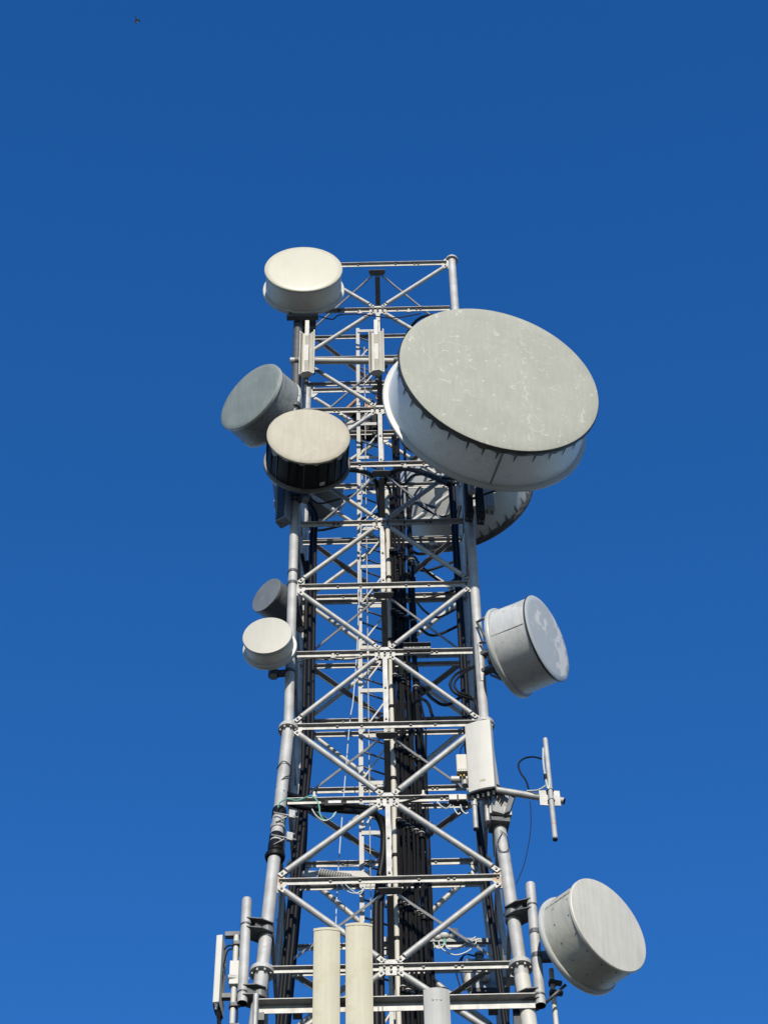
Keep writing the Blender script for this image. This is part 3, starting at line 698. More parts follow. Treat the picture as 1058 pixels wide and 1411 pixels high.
# ------------------------------------------------------------------ panel antennas
def panel(c, wd, dp, h, az, label, m, name='panel_antenna', conv=0.05, base='boxdark', ports=5, group='panel antennas', back=True, topcap=False):
    """c = bottom centre of the front face; az turned from -y towards +x"""
    az = rad(az); n = V((math.sin(az), -math.cos(az), 0)); sd = V((math.cos(az), math.sin(az), 0))
    d = thing(name, c, label, 'antenna', group)
    pr = [(-wd / 2, -dp), (-wd / 2, -0.012)]
    K = 10
    for q in range(K + 1):
        t = q / K * 2 - 1; pr.append((wd / 2 * 0.985 * t, conv * (1 - t * t)))
    pr += [(wd / 2, -0.012), (wd / 2, -dp)]
    s = MB(); o = len(pr); s.sweep(pr, c, c + Z * h, sd, n)
    body = s.build('radome', m, d)
    for p in body.data.polygons: p.use_smooth = False
    if topcap:
        s = MB(); s.sweep([(x * 1.03, y + (0.006 if y >= 0 else -0.004)) for x, y in pr], c + Z * (h - 0.004), c + Z * (h + 0.03), sd, n); s.build('end_cap', m, d)
    s = MB(); s.sweep([(x * 0.96, y - 0.006 if y > 0 else y * 0.94) for x, y in pr], c - Z * 0.02, c + Z * 0.004, sd, n); s.build('base_plate', base, d)
    for q in range(ports):
        x = (q - (ports - 1) / 2) * wd * 0.8 / max(1, ports - 1)
        s = MB(); p = c + sd * x - n * dp * 0.5
        s.tube(p - Z * 0.09, p, 0.016, 10); s.tube(p - Z * 0.05, p - Z * 0.02, 0.022, 8); s.build('port', 'steel_dull' if q % 2 else 'boxdark', d)
    if back:
        s = MB(); s.box(c - n * (dp + 0.03) + Z * h / 2, sd * wd * 0.25, n * 0.03, Z * h * 0.46); s.build('back_spine', 'steel_dull', d)
    return d, n, sd

# cream-white panel on the right leg
c3 = at(663.5, 1087.5, -1.62); t3 = at(660, 995, -1.62)
d3, n3, s3 = panel(c3, 0.315, 0.10, t3.z - c3.z, -17, 'broad off white panel antenna on the right leg beside the dipole', 'white', conv=0.016, ports=5)
s = MB(); s.box(c3 + Z * 0.13 + n3 * 0.0165 + s3 * 0.02, s3 * 0.032, n3 * 0.003, Z * 0.014); s.build('sticker', 'tan', d3)
s = MB(); s.tube(c3 - n3 * .19 - Z * .35, c3 - n3 * .19 + Z * (t3.z - c3.z + .02), 0.03, 12); s.build('mount_pipe', 'steel', d3)
for q in (0.15, 1.15):
    s = MB(); a = c3 - n3 * .16 + Z * q; b = V((half((HS - a.z) / B), -half((HS - a.z) / B), a.z)); s.box((a + b) / 2, (b - a) / 2, (b - a).cross(Z).normalized() * .03, Z * .03); s.build('bracket_arm', 'bracket', d3)
# two tall cream panels and a grey one at the foot of the picture
for (x, y, wp, lab) in ((450.5, 1283, .286, 'tall cream panel antenna, left of the front pair and a little lower'), (494.5, 1276.5, .290, 'tall cream panel antenna, right of the front pair and a little higher')):
    t = at(x, y, -1.80); hgt = 2.3
    dd, nn, ss = panel(t - Z * hgt, wp, 0.09, hgt, 2, lab, 'cream', conv=0.024, topcap=True, group='tall panel antennas on the front beam')
    s = MB(); s.tube(t - nn * .2 - Z * hgt, t - nn * .2 - Z * .55, .035, 12); s.build('mount_pipe', 'steel', dd)
    for q in (.75, 1.5):
        s = MB(); s.abox(t - nn * .13 - Z * q, .05, .06, .03); s.build('bracket_arm', 'bracket', dd)
t = at(601, 1364, -1.80)
dd, nn, ss = panel(t - Z * 1.6, 0.275, 0.09, 1.6, 2, 'pale grey panel antenna right of the cream pair, only its top in view', 'whitegrey', conv=0.04, topcap=False, group='tall panel antennas on the front beam')
s = MB(); s.lathe(t - nn * .02, Z, [(0, .022), (.03, .022), (.045, .008)], 12, False, True); s.build('top_stud', 'whitegrey', dd)
s = MB()
for q in (-.04, 0, .04): s.bolt(t + nn * .038 + ss * q - Z * .16, nn, .012, .008)
s.mi = [0] * len(s.f); s.build('rivets', 'whitegrey', dd)
s = MB(); s.tube(t - nn * .2 - Z * 1.6, t - nn * .2 - Z * .25, .035, 12); s.build('mount_pipe', 'steel', dd)
# the beam they hang from
bm_ = thing('mounting_beam', at(520, 1394, -1.5), 'long angle beam across the front holding the cream panels', 'beam')
a, b = at(352, 1391, -1.52), at(737, 1384, -1.52); zb_ = (a.z + b.z) / 2; a.z = zb_; b.z = zb_
s = MB(); s.sweep([(0, 0), (0.11, 0), (0.11, -0.01), (0.01, -0.01), (0.01, -0.12), (0, -0.12)], a + Z * .06, b + Z * .06, V((0, -1, 0)), Z); s.build('angle_beam', 'steel', bm_)
for x in (0.15, 0.85):
    p = a.lerp(b, x); s = MB(); s.abox(p + V((0, .06, 0)), .05, .05, .05); s.build('beam_clamp', 'bracket', bm_)
s = MB()
for x in (.42, .44, .455): s.box(a.lerp(b, x) + V((0, -.012, -.03)), V((.007, 0, 0)), V((0, .004, 0)), Z * .035)
s.build('tie', 'bolt', bm_)

# white edge-on panel at bottom left, on its slim pipe
pe = at(300, 1381, -1.55); tp = at(300, 1289, -1.55)
dd, nn, ss = panel(pe + V((-.035, .13, 0)), 0.27, 0.065, tp.z - pe.z, -97, 'slim white panel antenna seen edge on at the bottom left', 'white', conv=0.012, ports=4, back=False)
s = MB()
for q in range(3): s.path([pe + V((.0, .04 + .07 * q, -.07)), pe + V((.01, .05 + .07 * q, -.2)), pe + V((.10, .08 + .05 * q, -.32)), pe + V((.2, .1, -.2)), pe + V((.2, .1, .1))], .009, 6)
s.build('jumper_cables', 'rubber', dd)
s = MB(); a0 = tp + V((.07, .1, -.12)); s.path([a0, a0 + V((.05, 0, .06)), a0 + V((.14, 0, .02)), a0 + V((.17, 0, -.1))], .009, 6); s.path([a0 + V((0, 0, -.25)), a0 + V((.04, 0, -.02)), a0 + V((.12, 0, .0)), a0 + V((.16, 0, -.08))], .009, 6)
s.path([a0 + V((0, 0, -.3)), a0 + V((-.01, 0, -.6)), a0 + V((.0, 0, -1.0)), a0 + V((.14, 0, -1.15))], .008, 6); s.build('loop_cables', 'rubber', dd)
for q in (.18, 1.05):
    s = MB(); s.abox(pe + V((.11, .13, q)), .08, .03, .03); s.build('tilt_bracket', 'bracket', dd)
sp = thing('slim_pipe', at(326, 1290, -1.45), 'slim pale pipe between the edge-on panel and the left stub pipe', 'pipe')
p0 = at(326, 1291, -1.45); s = MB(); s.tube(V((p0.x, p0.y, p0.z - 2.2)), p0, .03, 12); s.lathe(p0, Z, [(0, .03), (.02, .022), (.03, .008)], 12, False, True); s.build('pipe_tube', 'white', sp)
for q in (.14, .62, 1.0, 1.28):
    s = MB(); s.lathe(p0 - Z * q, Z, [(0, .045), (.05, .045)], 12, True, True, False); s.abox(p0 + V((.03, -.03, -q + .02)), .05, .02, .02); s.build('clamp', 'bracket', sp)
s = MB(); a = at(314, 1347, -1.5); s.tube(a, a + V((.22, .05, 0)), .036, 14); s.build('stub_arm', 'steel', sp)
s = MB(); s.abox(p0 + V((.0, -.02, -.55)), .05, .04, .16); s.build('white_box', 'white', sp)

# stub pipes held off the two front legs
def stub(x0, y0, x1, y1, Y, sx, label, plates):
    a, b = at(x0, y0, Y), at(x1, y1, Y)
    b = V(((a.x + b.x) / 2, Y, b.z)); a = V((b.x, Y, a.z))
    d = thing('stub_pipe', b, label, 'pipe', 'stub pipes beside the front legs')
    s = MB(); s.tube(b, a, .056, 18, caps=False); s.lathe(a, Z, [(0, .056), (.02, .05), (.035, .03), (.04, .002)], 18); s.build('pipe_tube', 'steel_leg', d)
    s = MB(); s.lathe(b, Z, [(0.06, 0.002), (0.06, .048), (0.0, .0565)], 18); s.build('open_end', 'boxdark', d)
    for py in plates:
        z = at((x0 + x1) / 2, py, Y).z; i = (HS - z) / B; h = half(i); lp = V((sx * h, -h, z)); c = V((b.x, Y, z)); dv = lp - c
        dv.z = 0; u = dv.normalized(); sd = V((-u.y, u.x, 0))
        for zz in (-.065, .065):
            s = MB(); s.sweep([(-.02, -.06), (-.02, .06), (dv.length * .5, .12), (dv.length + .03, .12), (dv.length + .03, -.12), (dv.length * .5, -.12)], c + Z * (zz - .006), c + Z * (zz + .006), u, sd); s.build('support_plate', 'bracket', d)
        s = MB(); s.lathe(lp - Z * .10, Z, [(0, .084), (.03, .092), (.17, .092), (.20, .084)], 20, smooth=False); s.abox(lp - u * .11, .05, .05, .06, math.atan2(u.y, u.x)); s.build('leg_band', 'steel_dull', d)
        s = MB(); s.lathe(c - Z * .02, Z, [(0, .06), (.012, .062), (.024, .06)], 20)
        s.bolt(lp - u * .09 + sd * .07 + Z * .07, Z); s.bolt(lp - u * .09 - sd * .07 + Z * .07, Z); s.build('u_bolt', 'bolt', d)
    return d
stub(342, 1241, 332, 1383, -1.50, -1, 'stub pipe clamped off the left leg beside the edge-on panel', (1275, 1368))
stub(731, 1220, 744, 1386, -1.52, 1, 'stub pipe clamped off the right leg carrying the corner dish', (1248, 1372))
# mounting of the corner dish on its stub pipe
dsh = [o for o in bpy.data.objects if o.get('label', '').startswith('grey drum dish')][0]
hubp = V(dsh['org']); sp_ = at(738, 1300, -1.52)
for q in (-.12, .22):
    s = MB(); a = V((sp_.x, sp_.y, hubp.z + q)); b = hubp + V((.1, -.08, q)); s.box((a + b) / 2, (b - a) / 2, V((.03, .03, 0)), Z * .06); s.lathe(a - Z * .03, Z, [(0, .064), (.06, .064)], 16, True, True, False); s.build('bracket_arm', 'bracket', dsh)
s = MB(); s.tube(at(750, 1383, -1.5), at(779, 1357, -1.55), .018, 8); s.build('side_strut', 'bracket', dsh)
# white sleeve on the lower right leg
for sx in (1,):
    s = MB(); a = leg_pt(1, -1, 11.12); b = leg_pt(1, -1, 14); s.tube(b, a, .086, 20); so_ = s.build('leg_sleeve', 'white', tower)
# slim pipe right of the corner, with a clamp and a dark arm
sp = thing('slim_pipe', at(763, 1340, -1.35), 'slim pale pipe under the corner dish with a dark arm', 'pipe')
p0 = at(759, 1336, -1.35); s = MB(); s.tube(V((p0.x, p0.y, p0.z - 1.8)), p0, .028, 12); s.build('pipe_tube', 'white', sp)
for q in (.22, .36):
    s = MB(); s.lathe(p0 - Z * q, Z, [(0, .045), (.05, .045)], 12, True, True, False); s.abox(p0 + V((.03, -.02, -q + .02)), .07, .025, .02, .3); s.build('clamp', 'bracket', sp)
s = MB(); a = p0 + V((-.35, 0, -.98)); s.sweep([(-.05, -.05), (.05, -.05), (.05, .05), (-.05, .05)], a, a + V((.62, 0, 0)), V((0, 1, 0)), Z); s.build('dark_arm', 'boxdark', sp)
s = MB(); a = p0 + V((-.40, -.05, -.62)); s.abox(a + V((0, 0, -.3)), .05, .05, .4); s.build('dark_post', 'boxdark', sp)
s = MB(); a = p0 + V((.24, -.02, -1.0)); s.tube(a, a - Z * .6, .03, 10); s.build('side_pipe', 'white', sp)
# another short slim pipe in front of the left leg
p0 = at(353, 1371, -1.68); sp = thing('slim_pipe', p0, 'slim pale pipe in front of the left leg flange at the bottom', 'pipe')
s = MB(); s.tube(V((p0.x, p0.y, p0.z - 1.5)), p0, .03, 12); s.build('pipe_tube', 'steel', sp)
s = MB(); s.abox(p0 + V((.03, .09, -.25)), .06, .05, .05); s.build('clamp', 'bracket', sp)
s = MB(); s.abox(p0 + V((-.14, .05, -.75)), .06, .06, .3); s.build('dark_box', 'boxdark', sp)

# ------------------------------------------------------------------ dipole on its boom
a, b = at(672, 1087, -1.5), at(777, 1104, -1.62)
dp = thing('dipole_antenna', a, 'vertical tube dipole on a horizontal boom off the right leg', 'antenna')
s = MB(); s.tube(a, b, .042, 16, caps=False); s.build('boom', 'steel', dp)
s = MB(); dv = (b - a).normalized(); s.lathe(b, dv, [(0, .043), (0, .036), (-.05, .036), (-.05, .002)], 16); s.build('boom_end', 'boxdark', dp)
cx = at(758.5, 1096, -1.70); zt = at(750.5, 1019, -1.70).z; zb2 = at(765, 1157, -1.70).z
s = MB(); s.tube((cx.x, cx.y, zb2), (cx.x, cx.y, zt), .030, 14, caps=False); s.lathe((cx.x, cx.y, zt), Z, [(0, .030), (.012, .024), (.018, .002)], 14); s.build('dipole_tube', 'steel_leg', dp)
s = MB(); s.lathe((cx.x, cx.y, zb2), Z, [(-.002, .002), (-.002, .0305), (.02, .0305)], 14); s.build('tube_end', 'boxdark', dp)
s = MB(); zr = at(763, 1137, -1.7).z; s.lathe((cx.x, cx.y, zr), Z, [(0, .0306), (.014, .0306)], 14); s.build('red_mark', 'red', dp)
s = MB(); s.box((cx.x - .01, cx.y + .045, cx.z), V((.12, .01, 0)), V((0, .006, 0)), Z * .12); s.build('clamp_plate', 'steel', dp)
for q in (-.08, .08):
    s = MB(); s.ring((cx.x, cx.y + .01, cx.z + q), Z, .036, .008, 20, 6); s.build('u_bolt', 'bolt', dp)
s = MB(); s.path([V((cx.x - .035, cx.y - .0, zt - .15)), V((cx.x - .05, cx.y - .02, zt - .45)), V((cx.x - .03, cx.y - .03, zt - .85)), V((cx.x + .0, cx.y - .035, cx.z + .2)), at(751, 1083, -1.7), at(740, 1089, -1.66), at(726, 1090, -1.6)], .012, 8); s.build('pale_feed', 'whitewire', dp)
s = MB(); s.path([at(747, 1046, -1.7), at(735, 1043, -1.65), at(722, 1045, -1.6), at(714, 1053, -1.58), at(717, 1065, -1.58), at(724, 1075, -1.58), at(728, 1087, -1.6)], .011, 8); s.build('black_feed', 'rubber', dp)
s = MB(); q = at(751, 1070, -1.72); s.tube(q - Z * .06, q + Z * .03, .02, 10); s.build('feed_plug', 'rubber', dp)
s = MB(); s.path([at(730, 1104, -1.58), at(731, 1120, -1.55), at(730, 1150, -1.52), at(722, 1190, -1.5), at(711, 1218, -1.48)], .005, 6); s.build('hanging_wire', 'rubber', dp)
s = MB(); s.box(at(688, 1105, -1.45), V((.10, .04, 0)), V((-.01, .02, 0)), Z * .20); s.build('boom_plate', 'steel', dp)
s = MB(); a = at(707, 1095, -1.5); b = at(698, 1122, -1.45); s.box((a + b) / 2, (b - a) / 2, V((.035, 0, .02)), V((0, .035, 0))); s.build('knee_brace', 'bracket', dp)
lp = leg_pt(1, -1, 9.28)
s = MB(); s.abox(lp + V((0, -.05, 0)), .13, .13, .06, .15); s.build('clamp_block', 'steel', dp)
for q, hz in ((-.11, .03), (.12, .05)):
    s = MB(); s.abox(lp + V((0, -.04, q)), .11, .11, hz, .15); s.build('clamp_jaw', 'bracket', dp)
s = MB()
for q in range(5):
    x = random.uniform(-.1, .1); s.path([lp + V((x, -.18, .05)), lp + V((x + .05, -.22, .25)), lp + V((x - .05, -.2, .42)), lp + V((x - .1, -.12, .5))], .008, 6)
s.build('jumper_cables', 'rubber', dp)
# radio box beside the panel
rb = thing('radio_box', at(636, 1063, -1.5), 'small white radio box left of the broad off white panel', 'radio unit')
c = at(636, 1055, -1.5); s = MB(); s.bevbox(c, V((.065, 0, 0)), V((0, .05, 0)), Z * .14, .015); s.build('housing', 'white', rb)
for q in range(4):
    s = MB(); s.abox(c + V((-.04 + q * .027, -.054, 0)), .004, .012, .12); s.build('cooling_fin', 'white', rb)
s = MB(); s.tube(c + V((.02, 0, -.2)), c + V((.02, 0, -.14)), .02, 8); s.tube(c + V((-.02, 0, -.2)), c + V((-.02, 0, -.14)), .016, 8); s.build('connector', 'brass', rb)
s = MB(); s.path([c + V((-.01, 0, .14)), c + V((-.0, 0, .28)), c + V((.06, 0, .38)), c + V((.1, .03, .4))], .008, 6); s.build('jumper_cable', 'rubber', rb)
c2 = at(640, 1074, -1.45); s = MB(); s.tube(c2 + V((-.16, 0, 0)), c2 + V((.05, 0, 0)), .045, 14); s.tube(c2 - Z * .1, c2 + Z * .2, .038, 14); s.build('bracket_tube', 'steel', rb)
dr = thing('drop_pipe', at(655, 1143, -1.5), 'short pale pipe hanging below the broad panel', 'pipe')
b = at(655.5, 1143, -1.5); t = at(653.5, 1107, -1.5); s = MB(); s.tube(V((b.x, b.y, b.z)), V((b.x, b.y, t.z)), .030, 14); s.lathe((b.x, b.y, t.z - .05), Z, [(0, .038), (.09, .038)], 14, True, True); s.build('pipe_tube', 'steel', dr)
s = MB(); s.lathe(b, Z, [(-.002, .002), (-.002, .0305), (.015, .0305)], 14); s.build('open_end', 'boxdark', dr)
s = MB(); s.tube(V((b.x, b.y, t.z)), V((b.x, b.y, t.z + .22)), .036, 12); s.build('socket', 'boxdark', dr)
# splice box on the right horizontal, with pale leads
jb = thing('splice_box', at(631, 1103, -1.4), 'small dark splice box under the right half of the tower front with pale leads', 'box')
c = at(631, 1103, -1.4); s = MB(); s.abox(c, .11, .04, .05); s.build('housing', 'boxdark', jb)
for q in (-.06, .05):
    s = MB(); s.abox(c + V((q, -.05, .0)), .045, .012, .04); s.build('white_lid', 'white', jb)
for q, pts in enumerate(([(621, 1109), (615, 1114), (607, 1110), (602, 1104)], [(624, 1110), (627, 1117), (631, 1122), (634, 1120)], [(634, 1109), (636, 1116), (641, 1121), (645, 1120)])):
    s = MB(); s.path([at(x, y, -1.42) for x, y in pts], .009, 6); s.build('lead', 'whitewire', jb)

# ------------------------------------------------------------------ boxes under the big dishes
def flatbox(c, hx, hy, hz, rz, m, label, ribs=True, name='equipment_box', cat='box', group='equipment boxes by the legs', side='boxgrey'):
    d = thing(name, c - Z * hz, label, cat, group)
    s = MB(); s.bevbox(c, V((math.cos(rz) * hx, math.sin(rz) * hx, 0)), V((-math.sin(rz) * hy, math.cos(rz) * hy, 0)), Z * hz, min(hx, hy) * .3); s.build('housing', m, d)
    u = V((math.cos(rz), math.sin(rz), 0)); v = V((-math.sin(rz), math.cos(rz), 0))
    s = MB(); s.box(c - v * (hy + .006), u * hx * .8, v * .006, Z * hz * .94); s.build('cover', side, d)
    if ribs:
        for q in range(-2, 3):
            s = MB(); s.box(c - v * (hy + .018) + u * hx * .3 * q, u * .006, v * .008, Z * hz * .9); s.build('cooling_fin', side, d)
    for q in (-.5, .5):
        s = MB(); s.tube(c + u * hx * q - Z * (hz + .05), c + u * hx * q - Z * hz, .014, 8); s.build('port', 'steel_dull', d)
    return d
c = at(645, 692, -1.38); flatbox(c, .055, .08, .34, .1, 'boxdark', 'dark equipment box on the right leg, left one of the pair under the largest dish', side='boxdark')
c = at(661, 695, -1.40); flatbox(c, .05, .09, .34, .1, 'boxdark', 'dark equipment box on the right leg, right one of the pair under the largest dish', side='boxdark')
c = at(673, 690, -1.0); flatbox(c, .07, .06, .24, .3, 'white', 'white equipment box right of the dark pair under the largest dish', side='white')
# perforated grey panel on the left leg below the black drum
c = at(391, 693, -1.28)
d = flatbox(c, .085, .075, .44, -.55, 'boxgrey', 'blue grey panel with a perforated edge on the left leg below the black drum', ribs=False, name='panel_antenna', cat='antenna', side='boxdark')  # dark cover colour stands in for shade from the dish above
u = V((math.cos(-.55), math.sin(-.55), 0)); v = V((math.sin(.55), math.cos(.55), 0)); s = MB(); z = -.4
while z < .41:
    s.box(c - v * .089 - u * .05 + Z * z, u * .006, v * .002, Z * .009); z += .034
s.build('perforations', 'steel', d)
s = MB(); a = c + V((.05, .0, .22)); s.box(a + V((.11, .02, 0)), V((.17, 0, 0)), V((0, .04, 0)), Z * .05); s.build('bracket_arm', 'bracket', d)

# perforated strip on the horizontal
d = thing('perforated_strip', at(574, 893, -1.3), 'short dark perforated strip standing on the middle horizontal right of the node', 'bracket')
c = at(574.5, 892.5, -1.31); s = MB(); s.abox(c, .175, .006, .035); s.sweep([(0, 0), (.05, 0), (.05, .006), (0, .006)], c + V((-.175, -.006, .035)), c + V((.175, -.006, .035)), V((0, -1, 0)), Z); s.build('strip', 'bracket', d)
for q in (-.14, -.09, -.045, .05, .1, .145):
    s = MB(); s.abox(c + V((q, -.008, -.003)), .010, .002, .007); s.build('slot', 'steel', d)

# ------------------------------------------------------------------ clamps, wires and small boxes on the left side
lc = thing('leg_clamp', leg_pt(-1, -1, 9.35), 'cluster of black clamp bands with threaded rods on the left leg', 'clamp')
for q, (i, hh, r) in enumerate(((9.12, .07, .088), (9.30, .04, .088), (9.43, .05, .088), (9.55, .08, .092))):
    p = leg_pt(-1, -1, i); s = MB(); s.lathe(p - Z * hh, Z, [(0, .07), (0, r), (2 * hh * .8, r * .95), (2 * hh, .07)], 22, smooth=True); s.build('band', 'rubber' if q != 1 else 'steel', lc)
for i in (9.22, 9.50):
    p = leg_pt(-1, -1, i)
    s = MB(); s.tube(p + V((-.05, -.11, .03)), p + V((.24, -.13, -.08)), .010, 8); s.tube(p + V((-.02, -.10, -.12)), p + V((.22, -.11, .04)), .010, 8); s.build('threaded_rod', 'steel', lc)
    s = MB(); s.abox(p + V((.16, -.12, -.02)), .035, .02, .06, .3); s.build('rod_plate', 'steel', lc)
s = MB(); p = leg_pt(-1, -1, 9.6); s.lathe(p - Z * .12, Z, [(0, .11), (.04, .12), (.08, .10)], 20, True, True); s.build('cable_gland', 'rubber', lc)
s = MB(); a = [at(383, 1113, -1.42), at(386, 1106, -1.42), at(396, 1101, -1.4), at(410, 1103, -1.4), at(427, 1097, -1.4), at(436, 1102, -1.4), at(440, 1112, -1.4), at(441, 1122, -1.4), at(447, 1130, -1.4), at(456, 1128, -1.4), at(461, 1120, -1.38)]
s.path(a, .009, 6); o = s.build('earth_wire', 'mintwire', None, a[0]); tag(o, 'mint green earth wire looping from the left leg along the horizontal', 'wire', 'earth wires at the left leg')
s = MB(); a = [at(430, 1115, -1.4), at(436, 1124, -1.42), at(447, 1131, -1.42), at(458, 1126, -1.4), at(463, 1119, -1.38)]
s.path(a, .008, 6); o = s.build('earth_wire', 'whitewire', None, a[0]); tag(o, 'pale earth wire hanging in a short loop under the splice box', 'wire', 'earth wires at the left leg')
jb = thing('splice_box', at(460, 1109, -1.36), 'black splice box with a white label on the left half of the horizontal', 'box')
c = at(460, 1109, -1.36); s = MB(); s.bevbox(c, V((.12, 0, 0)), V((0, .04, 0)), Z * .045, .015); s.build('housing', 'rubber', jb)
s = MB(); s.abox(c + V((0.01, -.043, .005)), .075, .003, .020); s.build('sticker', 'sticker', jb)
for q in (-.13, .13):
    s = MB(); s.lathe(c + V((q - .02, 0, 0)), V((1, 0, 0)), [(0, .05), (.04, .05)], 12, True, True, False); s.build('end_gland', 'rubber', jb)
# wire wrapped round the upper left leg and one on the right leg
p = leg_pt(-1, -1, 8.65); s = MB(); s.path([p + V((-.08, -.02, .12)), p + V((0, -.09, .18)), p + V((.085, -.04, .14)), p + V((.09, -.03, 0)), p + V((.02, -.09, -.1)), p + V((-.085, -.02, -.2))], .007, 6)
tag(s.build('loose_wire', 'rubber', None, p), 'thin black wire wrapped once around the left leg', 'wire')
p = leg_pt(1, -1, 9.62); s = MB(); s.path([p + V((-.02, -.085, .2)), p + V((.05, -.085, .1)), p + V((.06, -.085, -.1)), p + V((-.02, -.09, -.14)), p + V((-.06, -.085, .0)), p + V((.0, -.085, .16))], .005, 6)
tag(s.build('loose_wire', 'rubber', None, p), 'thin black wire curled on the right leg under the clamp block', 'wire')
# coiled flexible conduit
a, b = at(441, 1203.5, -.35), at(485, 1211, -.35)
s = MB(); n = 13; dv = (b - a)
for q in range(n): s.ring(a + dv * (q / n), dv, .052, .011, 14, 6)
cd_ = thing('flexible_conduit', a, 'ribbed pale flexible conduit lying on a cross strap left of the ladder', 'conduit')
s.build('ribbed_hose', 'rail', cd_)
s = MB(); s.tube(a - dv * .04, b + dv * .04, .036, 12); s.build('inner_tube', 'bracket', cd_)
s = MB(); c0 = at(412, 1204, -.30); c1 = at(510, 1204, -.30); s.box((c0 + c1) / 2, (c1 - c0) / 2, V((0, .004, 0)), Z * .045); s.build('cross_strap', 'rail', cd_)
s = MB(); s.path([at(468, 1215, -.4), at(476, 1226, -.4), at(488, 1231, -.4), at(500, 1226, -.4), at(506, 1216, -.4)], .008, 6); s.path([at(470, 1213, -.4), at(484, 1226, -.4), at(496, 1232, -.4), at(503, 1220, -.4)], .007, 6); s.build('lead', 'whitewire', cd_)
# terminal block with green and white leads, right of the cables
tb = thing('terminal_block', at(612, 1291, -.3), 'white terminal block with green and white leads right of the cable run', 'terminal')
c = at(612, 1290, -.3); s = MB(); s.sphere(c, .06, .05, .045); s.sphere(c + V((.09, 0, .0)), .035, .04, .04); s.sphere(c + V((-.08, 0, -.02)), .045, .04, .04); s.build('porcelain', 'white', tb)
s = MB(); s.abox(c + V((.11, .05, .05)), .05, .04, .08); s.build('dark_box', 'boxdark', tb)
s = MB(); s.tube(c - Z * .15, c - Z * .03, .025, 8, .012); s.build('green_tail', 'mintwire', tb)
for pts in ([(604, 1296), (606, 1304), (614, 1311), (628, 1316), (644, 1311), (654, 1302), (656, 1296)], [(597, 1299), (601, 1306), (608, 1306), (612, 1300)], [(613, 1301), (617, 1307), (628, 1308), (642, 1300), (655, 1291)], [(630, 1306), (640, 1303), (650, 1297), (661, 1294)]):
    s = MB(); s.path([at(x, y, -.34) for x, y in pts], .009, 6); s.build('lead', 'whitewire', tb)
s = MB(); a = at(588, 1296, -.28); b = at(690, 1297, -.28); s.box((a + b) / 2, (b - a) / 2, V((0, .02, 0)), Z * .03); s.build('support_rail', 'steel_dull', tb)
# radio equipment behind the lower right corner
re = thing('radio_cluster', at(660, 1350, .5), 'grey and white radio equipment behind the lower right horizontal', 'radio unit')
c = at(664, 1352, .5)
s = MB(); s.bevbox(c, V((.16, 0, 0)), V((0, .10, 0)), Z * .26, .05); s.build('housing', 'boxgrey', re)
s = MB(); s.sphere(c + V((-.15, -.04, .05)), .07, .09, .27); s.build('white_shell', 'white', re)
s = MB()
for q in range(5): s.lathe(c + V((-.02, -.12, .28 - q * .05)), Z, [(0, .055 - .005 * (q % 2)), (.03, .06 - .01 * (q % 2))], 14, True, True)
s.build('insulator', 'steel_dull', re)
s = MB(); s.sphere(c + V((.03, -.14, -.06)), .06, .05, .06); s.build('white_knob', 'white', re)
s = MB(); s.abox(c + V((.27, .0, .06)), .12, .08, .07); s.build('side_box', 'boxgrey', re)
s = MB(); s.abox(c + V((.08, -.1, -.26)), .22, .05, .035); s.build('shelf', 'boxdark', re)
for q in (0, 1):
    s = MB(); s.path([c + V((-.05 - .02 * q, -.1, .3)), c + V((-.2, -.1, .32)), c + V((-.3 + .05 * q, -.1, .1)), c + V((-.26 + .05 * q, -.1, -.2))], .009, 6); s.build('jumper_cable', 'rubber', re)
# cable clips standing on the horizontals
clip0 = None
for (x, y, Y) in ((496, 431, -1.25), (563, 429, -1.25), (459, 905, -1.25), (507, 902, -1.25), (583, 1094, -1.25), (433, 1096, -1.25), (498, 646, -1.25), (558, 643, -1.25), (470, 571, -1.25)):
    p = at(x, y, Y); d = thing('cable_clip', p, 'small white cable clip on a horizontal of the tower front', 'clip', 'white cable clips along the horizontals')
    s = MB(); s.tube(p - Z * .03, p + Z * .05, .018, 10); s.tube(p + V((-.03, -.01, -.03)), p + V((.03, -.01, -.03)), .014, 8); s.build('clip_body', 'white', d)
for (pts, lab) in (([(440, 436), (458, 440), (468, 434), (498, 433), (540, 438), (580, 432)], 'thin black cable sagging along the second horizontal from the top'),
                   ([(410, 912), (430, 907), (459, 908), (480, 909), (507, 905)], 'thin black cable along the horizontal beside the small pale dish'),
                   ([(545, 1108), (583, 1098), (610, 1097), (640, 1104)], 'thin black cable along the horizontal left of the splice box')):
    P = [at(x, y, -1.3) for x, y in pts]; tag(MB().path(P, .010, 6).build('thin_cable', 'rubber', None, P[0]), lab, 'cable', 'thin cables along the horizontals')

